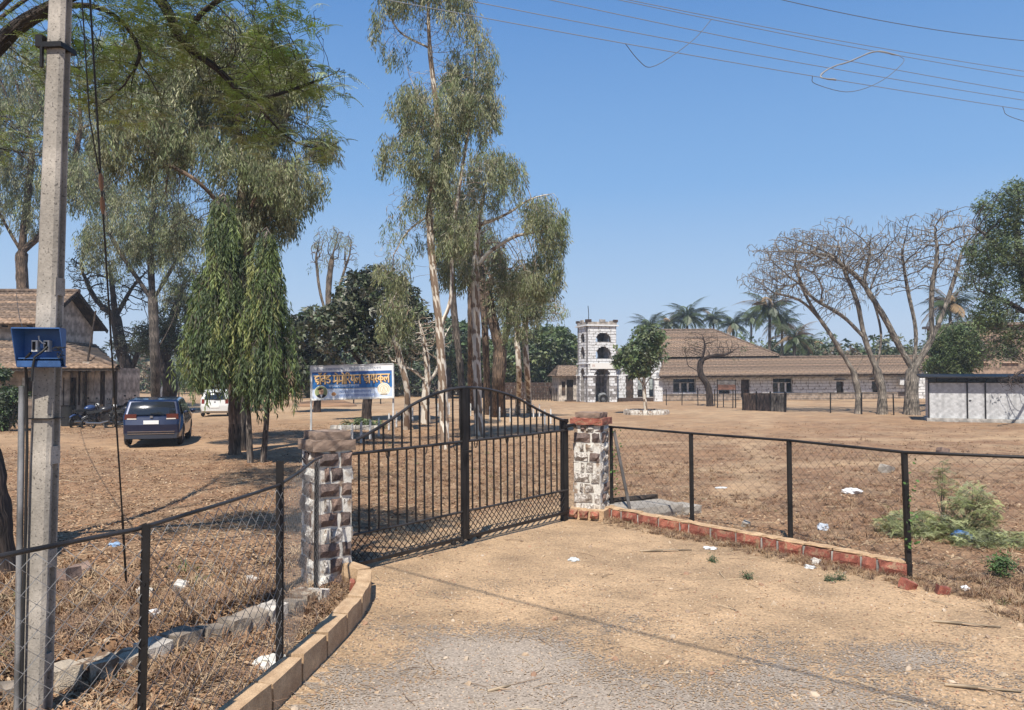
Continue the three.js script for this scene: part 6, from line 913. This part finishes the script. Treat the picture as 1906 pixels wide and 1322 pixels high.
// ---------- motorcycles ----------
function motorbike(label, pos, turn, paint) {
  const t = thing('motorcycle', label, 'motorcycle', pos, turn); t.rotation.order = 'YXZ'; t.rotation.z = .14;
  for (const x of [-.62, .64]) { const w = part(t, 'wheel', (() => { const g = new THREE.TorusGeometry(.27, .05, 8, 22); return g; })(), MT.black); w.position.set(x, .31, 0); part(w, 'rim', new MB().tube([V(0, 0, -.03), V(0, 0, .03)], .1, 10, 0, 1, true), MT.rail); for (let k = 0; k < 5; k++) part(w, 'spoke', new MB().bar(V(0, 0, 0), V(Math.cos(k * 1.257) * .25, Math.sin(k * 1.257) * .25, 0), .02, .02), MT.rail); }
  part(t, 'tank', new THREE.SphereGeometry(.2, 14, 10).scale(1.35, .75, .8).translate(.14, .82, 0), paint); part(t, 'seat', new MB().hexa([V(-.62, .74, .13), V(.0, .74, .13), V(.0, .82, .11), V(-.62, .86, .11), V(-.62, .74, -.13), V(.0, .74, -.13), V(.0, .82, -.11), V(-.62, .86, -.11)]), MT.black);
  part(t, 'engine', new MB().box(.05, .42, 0, .36, .34, .24).tube([V(.12, .5, 0), V(.2, .68, 0)], .1, 10, 0, 1, true), MT.rail); part(t, 'fork', new MB().tube([V(.64, .31, .09), V(.42, .98, .09)], .025, 6).tube([V(.64, .31, -.09), V(.42, .98, -.09)], .025, 6), MT.rail);
  part(t, 'handlebar', new MB().tube([V(.3, 1.06, .36), V(.4, 1.04, .15), V(.4, 1.02, 0), V(.4, 1.04, -.15), V(.3, 1.06, -.36)], .016, 6), MT.rail); part(t, 'headlamp', new THREE.SphereGeometry(.1, 10, 8).translate(.52, .9, 0), MT.white); part(t, 'exhaust', new MB().tube([V(.15, .3, .15), V(-.2, .26, .17), V(-.75, .36, .18)], [.025, .045, .05], 8, 0, 1, true), M([.4, .4, .4], .3, { metalness: .9 })); part(t, 'frame', new MB().bar(V(.4, .85, 0), V(-.62, .4, 0), .05).bar(V(-.62, .31, .1), V(-.5, .75, .1), .03).bar(V(-.62, .31, -.1), V(-.5, .75, -.1), .03), MT.black);
  for (const s of [-1, 1]) { part(t, 'mirror', new MB().tube([V(.34, 1.06, s * .26), V(.32, 1.22, s * .3)], .008, 5).box(.31, 1.26, s * .32, .03, .08, .12), MT.black); }
  part(t, 'mudguard', new MB().tube([...Array(7)].map((_, k) => V(-.62 + .33 * Math.cos(.5 + k * .3), .31 + .33 * Math.sin(.5 + k * .3), 0)), .05, 5), paint); part(t, 'stand', new MB().bar(V(-.05, .35, .1), V(-.05, -.02, .3), .025), MT.rail);
}
motorbike('black motorcycle parked nearest the veranda posts', onG(at(212, 780, 36).x, 35.2), R(35), M([.03, .03, .035], .3)); motorbike('dark motorcycle parked next to the blue car', onG(at(236, 780, 36).x, 36), R(20), M([.02, .02, .025], .3)); motorbike('motorcycle with blue tank parked deep under the veranda', onG(at(183, 780, 37).x, 36.2), R(60), M([.03, .06, .16], .3));
motorbike('dark motorcycle standing behind the roof of the blue car', onG(at(255, 760, 41).x, 40), R(-20), M([.02, .02, .022], .4));
// ---------- ground cover and litter ----------
const up = V(0, 1, 0);
{
  // fallen leaves, under the trees on the left and inside the gate
  const lg = new MB(); addLeaf(lg, V(-.045, 0, 0), V(1, .05, 0), .11, .036, V(0, 1, 0), -.08); addLeaf(lg, V(.02, .004, .05), V(-.3, .1, 1), .09, .03, V(0, 1, 0), .06); addLeaf(lg, V(.05, .002, -.05), V(.8, .04, -.6), .07, .028, V(0, 1, 0));
  const r = rnd(401), list = [], cols = [], pal = [[.31, .18, .095], [.22, .125, .065], [.37, .235, .13], [.15, .085, .05], [.42, .29, .175], [.28, .145, .07]];
  for (let k = 0; k < 90000; k++) {
    const d = 4.6 + 34 * Math.pow(r(), 1.5), x = r.s() * (d * .75 + 1); const [li, sc, dr] = zones(x, d), w = Math.max(li, sc * .3) * (1 - dr * .7); if (r() > w * (.35 + 1.1 * fbm(x * .8, d * .8, 0, 3, 51))) continue;
    list.push(mtx(V(x, groundY(x, -d) + .006, -d), r() * 6.3, r.r(.5, 1.1), r.s() * .35, r.s() * .35)); cols.push(palette(pal, r, .85, 1.15));
  }
  scene.add(stuff('leaf_litter', 'scattered dry brown leaves on the earth under the trees', 'leaf litter', lg, M([1, 1, 1], .95), list, cols));
}
{
  // dry grass tufts along the fences, drain and waste ground
  const tuft = seed => { const r = rnd(seed), mb = new MB(); for (let k = 0; k < 24; k++) { const a = r() * 6.28, l = r.r(.05, .17), s = r.r(.3, 2.3), o = V(r.s() * .06, -.01, r.s() * .06), p = o.clone().add(V(Math.cos(a) * l * s * .4, l * .6, Math.sin(a) * l * s * .4)), e = o.clone().add(V(Math.cos(a) * l * s, l * (s > 1.2 ? r.r(.1, .6) : r.r(.55, 1.1)), Math.sin(a) * l * s)), w = V(-Math.sin(a), 0, Math.cos(a)).multiplyScalar(.0035); const n = V(Math.cos(a) * .25, 1, Math.sin(a) * .25).normalize(), q = mb.v(o.clone().sub(w), n, 0, 0); mb.v(o.clone().add(w), n, 1, 0); mb.v(p.clone().add(w), n, 1, .5); mb.v(p.clone().sub(w), n, 0, .5); mb.v(e, n, .5, 1); mb.i.push(q, q + 1, q + 2, q, q + 2, q + 3, q + 3, q + 2, q + 4); } return mb; };
  const r = rnd(402), L = [[], [], []], C = [[], [], []], pal = [[.38, .25, .14], [.31, .19, .11], [.46, .33, .20], [.22, .135, .085], [.15, .095, .065], [.30, .17, .09]], green = [[.11, .16, .05], [.15, .19, .06]];
  const put = (x, d, s) => { const v = r.i(3); L[v].push(mtx(V(x, groundY(x, -d), -d), r() * 6.3, V(s, s * r.r(.6, 1.15), s), r.s() * .2, r.s() * .2)); C[v].push(palette(r() < .012 ? green : pal, r, .85, 1.15)); };
  for (let k = 0; k < 9000; k++) { const d = 3.2 + 8.5 * Math.pow(r(), 1.1), x = -1.7 - (d * .62) * Math.pow(r(), .8); if (x > -1.78 || segDist(x + .18, d - .2, DRAIN) < .16 || Math.hypot(x - PL.x, d + PL.z) < .36 || r() > -.3 + 1.6 * fbm(x * 1.1, d * 1.1, 0, 3, 53) * sst(11.5, 8, d)) continue; put(x, d, r.r(.6, 1.25)); }
  for (let k = 0; k < 12000; k++) { const d = 6.5 + 24 * Math.pow(r(), 1.5), x = 1.5 + r() * (d * .7); const i = inRight(x, d); if (i < .05) continue; const near = sst(1.6, .1, i) * sst(15, 11, d); if (r() > near * .9 + (.05 + .55 * sst(.46, .66, fbm(x * .55, d * .55, 0, 3, 57))) * sst(34, 16, d)) continue; put(x, d, r.r(.35, .8)); }
  for (let k = 0; k < 700; k++) { const f = r(), x = mix(1.4, 5.2, f), d = mix(13.1, 8.3, f) - Math.pow(r(), 2) * .7 - .1; put(x, d, r.r(.3, .7)); }          // foot of the brick kerb
  for (let k = 0; k < 500; k++) { const x = 4.7 + r() * 2.2, d = 6.8 + r() * 2.2; put(x, d, r.r(.4, .9)); }
  for (let k = 0; k < 1500; k++) { const p = gp(640 + r() * 420, 800 + r() * 130); if (-p.z > 12.5 + (p.x > -1 ? 2 : 0)) put(p.x, -p.z, r.r(.35, .8)); }
  L.forEach((l, v) => scene.add(stuff('dry_grass', ['straw coloured dry grass tufts along the fences', 'brittle brown grass tufts among the litter', 'bleached dry grass stalks over the waste ground'][v], 'dry grass', tuft(7 + v), M([1, 1, 1], .95), l, C[v])));
}
{
  // pebbles and clods
  const g = new THREE.IcosahedronGeometry(.02, 0); g.scale(1.2, .6, 1); const r = rnd(403), list = [], cols = [], pal = [[.40, .29, .19], [.44, .33, .22], [.28, .20, .14], [.46, .36, .26], [.32, .19, .12]];
  for (let k = 0; k < 26000; k++) { const d = 4.4 + 18 * Math.pow(r(), 1.7), x = r.s() * (d * .7), s = r() < .012 ? r.r(1.0, 1.7) : r.r(.15, .6); list.push(mtx(V(x, groundY(x, -d) + .004, -d), r() * 6.3, s, r.s(), r.s())); cols.push(palette(pal, r, .85, 1.15)); }
  scene.add(stuff('gravel', 'loose pebbles and clods strewn over the forecourt earth', 'gravel', g, M([1, 1, 1], .95), list, cols));
  // straws and twigs
  const tw = new MB().tube([V(-.11, .004, 0), V(-.02, .012, .012), V(.12, .004, -.01)], .0032, 4), tl = [], tc = [];
  for (let k = 0; k < 5200; k++) { const d = 4.6 + 15 * Math.pow(r(), 1.5), x = r.s() * d * .68; const zz = zones(x, d); if (r() > .22 + Math.max(zz[0], zz[1]) || r() > .25 + 1.0 * sst(.4, .7, fbm(x * .7, d * .7, 0, 3, 59))) continue; tl.push(mtx(V(x, groundY(x, -d) + .008, -d), r() * 6.3, V(r.r(.3, 1.3), r.r(.6, 1.2), r.r(.4, 1.2)), r.s() * .12, r.s() * .12)); tc.push(palette([[.55, .43, .28], [.38, .27, .17], [.22, .15, .1]], r, .85, 1.1)); }
  scene.add(stuff('straw', 'fallen straws and small twigs on the earth', 'straw', tw, M([1, 1, 1], .95), tl, tc));
}
// green sprawling bush and small weeds behind the straight fence
function bush(name, label, c, ell, n, kind, cols, ls, seed) {
  const r = rnd(seed), b = onG(c[0], c[1]), t = thing(name, label, 'plant', b), mb = new MB(), L = SP[kind].map(() => []), C = SP[kind].map(() => []);
  for (const [x, y, dd, rx, ry, rz, m] of ell) for (let k = 0; k < m; k++) { const p = inEll(r, V(x, y, dd), V(rx, ry, rz)); p.y = Math.abs(p.y); const v = r.i(L.length); L[v].push(mtx(p, r() * 6.3, ls * r.r(.6, 1.3), r.s() * .7, r.s() * .7)); C[v].push(palette(cols, r)); if (k % 9 === 0) mb.tube([V(x * .6 + r.s() * .05, -.03, dd * .6), V(mix(x, p.x, .5), p.y * .6, mix(dd, p.z, .5)), p], [.008, .005, .002], 4); }
  part(t, 'stems', mb, MT.barkGrey); L.forEach((l, v) => { if (!l.length) return; const m = new THREE.InstancedMesh(SP[kind][v], LM.plain, l.length); l.forEach((x, i) => { m.setMatrixAt(i, x); m.setColorAt(i, C[v][i]); }); m.name = 'foliage'; m.userData.kind = 'stuff'; t.add(m); });
}
const BG = [[.25, .28, .09], [.33, .36, .14], [.18, .21, .065], [.40, .42, .2]];
bush('mesquite_bush', 'sprawling pale green bush behind the straight chain link fence', [6.25, 11.4], [[.3, .36, .1, .38, .42, .36, 420], [-.4, .14, .1, .7, .2, .45, 560], [.25, .06, .7, .7, .13, .36, 420], [.15, .75, -.35, .16, .28, .2, 60]], 0, 'pinnate', BG, .42, 501);
bush('green_weed', 'small bright green weed near the leaning timber brace', [5.55, 9.0], [[0, .13, 0, .10, .13, .10, 45]], 0, 'small', [[.08, .16, .03], [.13, .21, .05]], .5, 502);
[[1563, 1080, 'tiny dark green weed at the kerb foot, nearer the kerb end'], [1546, 1082, 'tiny thin weed beside the dark green one at the kerb foot'], [1391, 1078, 'tiny pale weed alone in the forecourt dust'], [1326, 1046, 'tiny sprig by the white paper at the kerb']].forEach(([x, y, l], i) => { const p = gp(x, y); bush('small_weed', l, [p.x, -p.z], [[0, .03, 0, .05, .06, .05, 14]], 0, 'small', [[.06, .11, .03]], .3, 510 + i); });
{ const p = gp(655, 800); bush('bed_plant', 'low green plants sprouting in the garden bed under the sign', [p.x, -p.z + .9], [[0, .2, 0, .7, .25, .3, 60], [.9, .2, .2, .5, .22, .3, 40]], 0, 'broad', GREENB, .7, 520); }
{ const p = onG(at(8, 780, 33).x, 33); bush('climbing_vine', 'green vine climbing beside the corrugated screen', [p.x, 33], [[0, 1.0, 0, .5, .9, .4, 260], [.5, 1.5, .2, .5, .3, .3, 80], [-.2, 2.4, 0, .4, .3, .3, 40]], 0, 'broad', [[.05, .10, .025], [.08, .14, .03]], 1.0, 521); }
// ---------- litter ----------
function crumple(name, label, cat, px, py, w, col, seed, h = .5, rough = .5) { const b = gp(px, py), t = thing(name, label, cat, b, seed), g = new THREE.IcosahedronGeometry(w / 2, 3), p = g.attributes.position; for (let i = 0; i < p.count; i++) { const x = p.getX(i) / w * 5, y = p.getY(i) / w * 5, z = p.getZ(i) / w * 5, k = .25 + 1.5 * fbm(x * .8 + seed, y + z * 1.3, 0, 4, seed); p.setXYZ(i, p.getX(i) * k * 1.35, Math.max(-.01, p.getY(i) * k * h + w * h * .25), p.getZ(i) * k); } const f = g.toNonIndexed ? g : g; f.computeVertexNormals(); part(t, 'crumpled_sheet', f, M(col, rough)); }
crumple('plastic_bag', 'crumpled white plastic bag lying on the waste ground', 'plastic bag', 1586, 918, .26, [.82, .82, .82], 3);
crumple('plastic_bag', 'crumpled blue plastic bag beneath the green bush', 'plastic bag', 1792, 1007, .22, [.06, .15, .36], 5, .8);
crumple('plastic_bag', 'grey plastic scrap in the grass behind the kerb', 'plastic bag', 1533, 986, .17, [.42, .45, .5], 7, .7);
crumple('paper_scrap', 'white paper scrap at the foot of the red kerb', 'paper', 1322, 1022, .13, [.66, .66, .65], 9, .3);
crumple('paper_scrap', 'pale paper scrap in the dust before the gate', 'paper', 1068, 1042, .14, [.58, .58, .55], 11, .15);
crumple('paper_scrap', 'white paper scrap nearer the bush in the waste ground', 'paper', 1342, 909, .16, [.6, .6, .58], 13, .2);
crumple('paper_scrap', 'crumpled paper beside the tiny weeds below the kerb', 'paper', 1508, 1057, .12, [.58, .58, .56], 15, .3);
crumple('crushed_cup', 'white crushed cup near the kerb end', 'litter', 1798, 1099, .09, [.8, .8, .8], 17, .7);
crumple('paper_scrap', 'white torn paper against the tall fence post by the kerb', 'paper', 508, 1240, .22, [.6, .57, .5], 19, .5);
crumple('plastic_bag', 'pale blue scrap in the grass beside the stay wire', 'litter', 214, 1016, .14, [.3, .42, .58], 21, .4);
crumple('plastic_bag', 'white scrap lying by the drain wall', 'litter', 284, 1178, .12, [.75, .75, .74], 23, .7);
for (const [px, py, s, m, l, sd] of [[1388, 980, .12, 1, 'small grey stone behind the fence', 1], [1690, 1096, .15, 0, 'broken red brick bat beyond the kerb end', 2], [1755, 1105, .13, 2, 'brown broken brick in the dry weeds beside the kerb end', 3], [1520, 1050, .1, 4, 'white stone by the kerb foot', 4], [270, 1110, .16, 4, 'pale stone in the dry grass near the stay wire', 5], [120, 1088, .28, 3, 'large brown stone at the leaning tree foot', 6], [150, 1075, .22, 3, 'brown stone beside the large one under the leaning tree', 7], [335, 1100, .15, 4, 'pale curled stone in the dry grass', 8], [470, 1140, .12, 4, 'small pale stone near the drain wall', 9], [1650, 880, .3, 1, 'flat grey stone lying beyond the bush', 10], [1755, 846, .3, 3, 'brown rubble stone far behind the bush', 11]]) { const b = gp(px, py), t = thing('loose_stone', l, 'stone', b, sd); const g = stoneGeo(s, s * .7, s * .8, 900 + sd), q = part(t, 'stone', g, [MT.brick[0], MT.concrete, MT.brick[1], MT.basalt[2], MT.lime][m]); q.position.y = s * .25; q.rotation.set(.3 * Math.sin(sd), 0, .2); }
for (const [px, py, L, a, l] of [[1240, 1027, .7, .1, 'long dry stick lying along the red kerb'], [1830, 1285, .5, -.3, 'split pale stick on the road corner'], [1800, 1165, .55, -.35, 'thin brown stick on the dusty road edge'], [380, 1310, .3, -.5, 'bleached wood chip inside the near kerb'], [930, 1285, .2, .5, 'short straw stick on the asphalt']]) { const b = gp(px, py), t = thing('dry_stick', l, 'stick', b, a); part(t, 'stick', new MB().tube([V(-L / 2, .012, 0), V(-L * .1, .022, .02), V(L / 2, .012, -.015)], [.011, .013, .006], 6, .3, 3, true), M([.5, .38, .25], .95, { map: T.bark })); part(t, 'twig', new MB().tube([V(-L * .1, .02, .02), V(L * .2, .03, .09)], [.006, .003], 4), M([.42, .3, .2], .95)); }
scene.traverse(o => { if (o.isMesh) { o.castShadow = true; o.receiveShadow = true; } });
renderer.render(scene, camera);
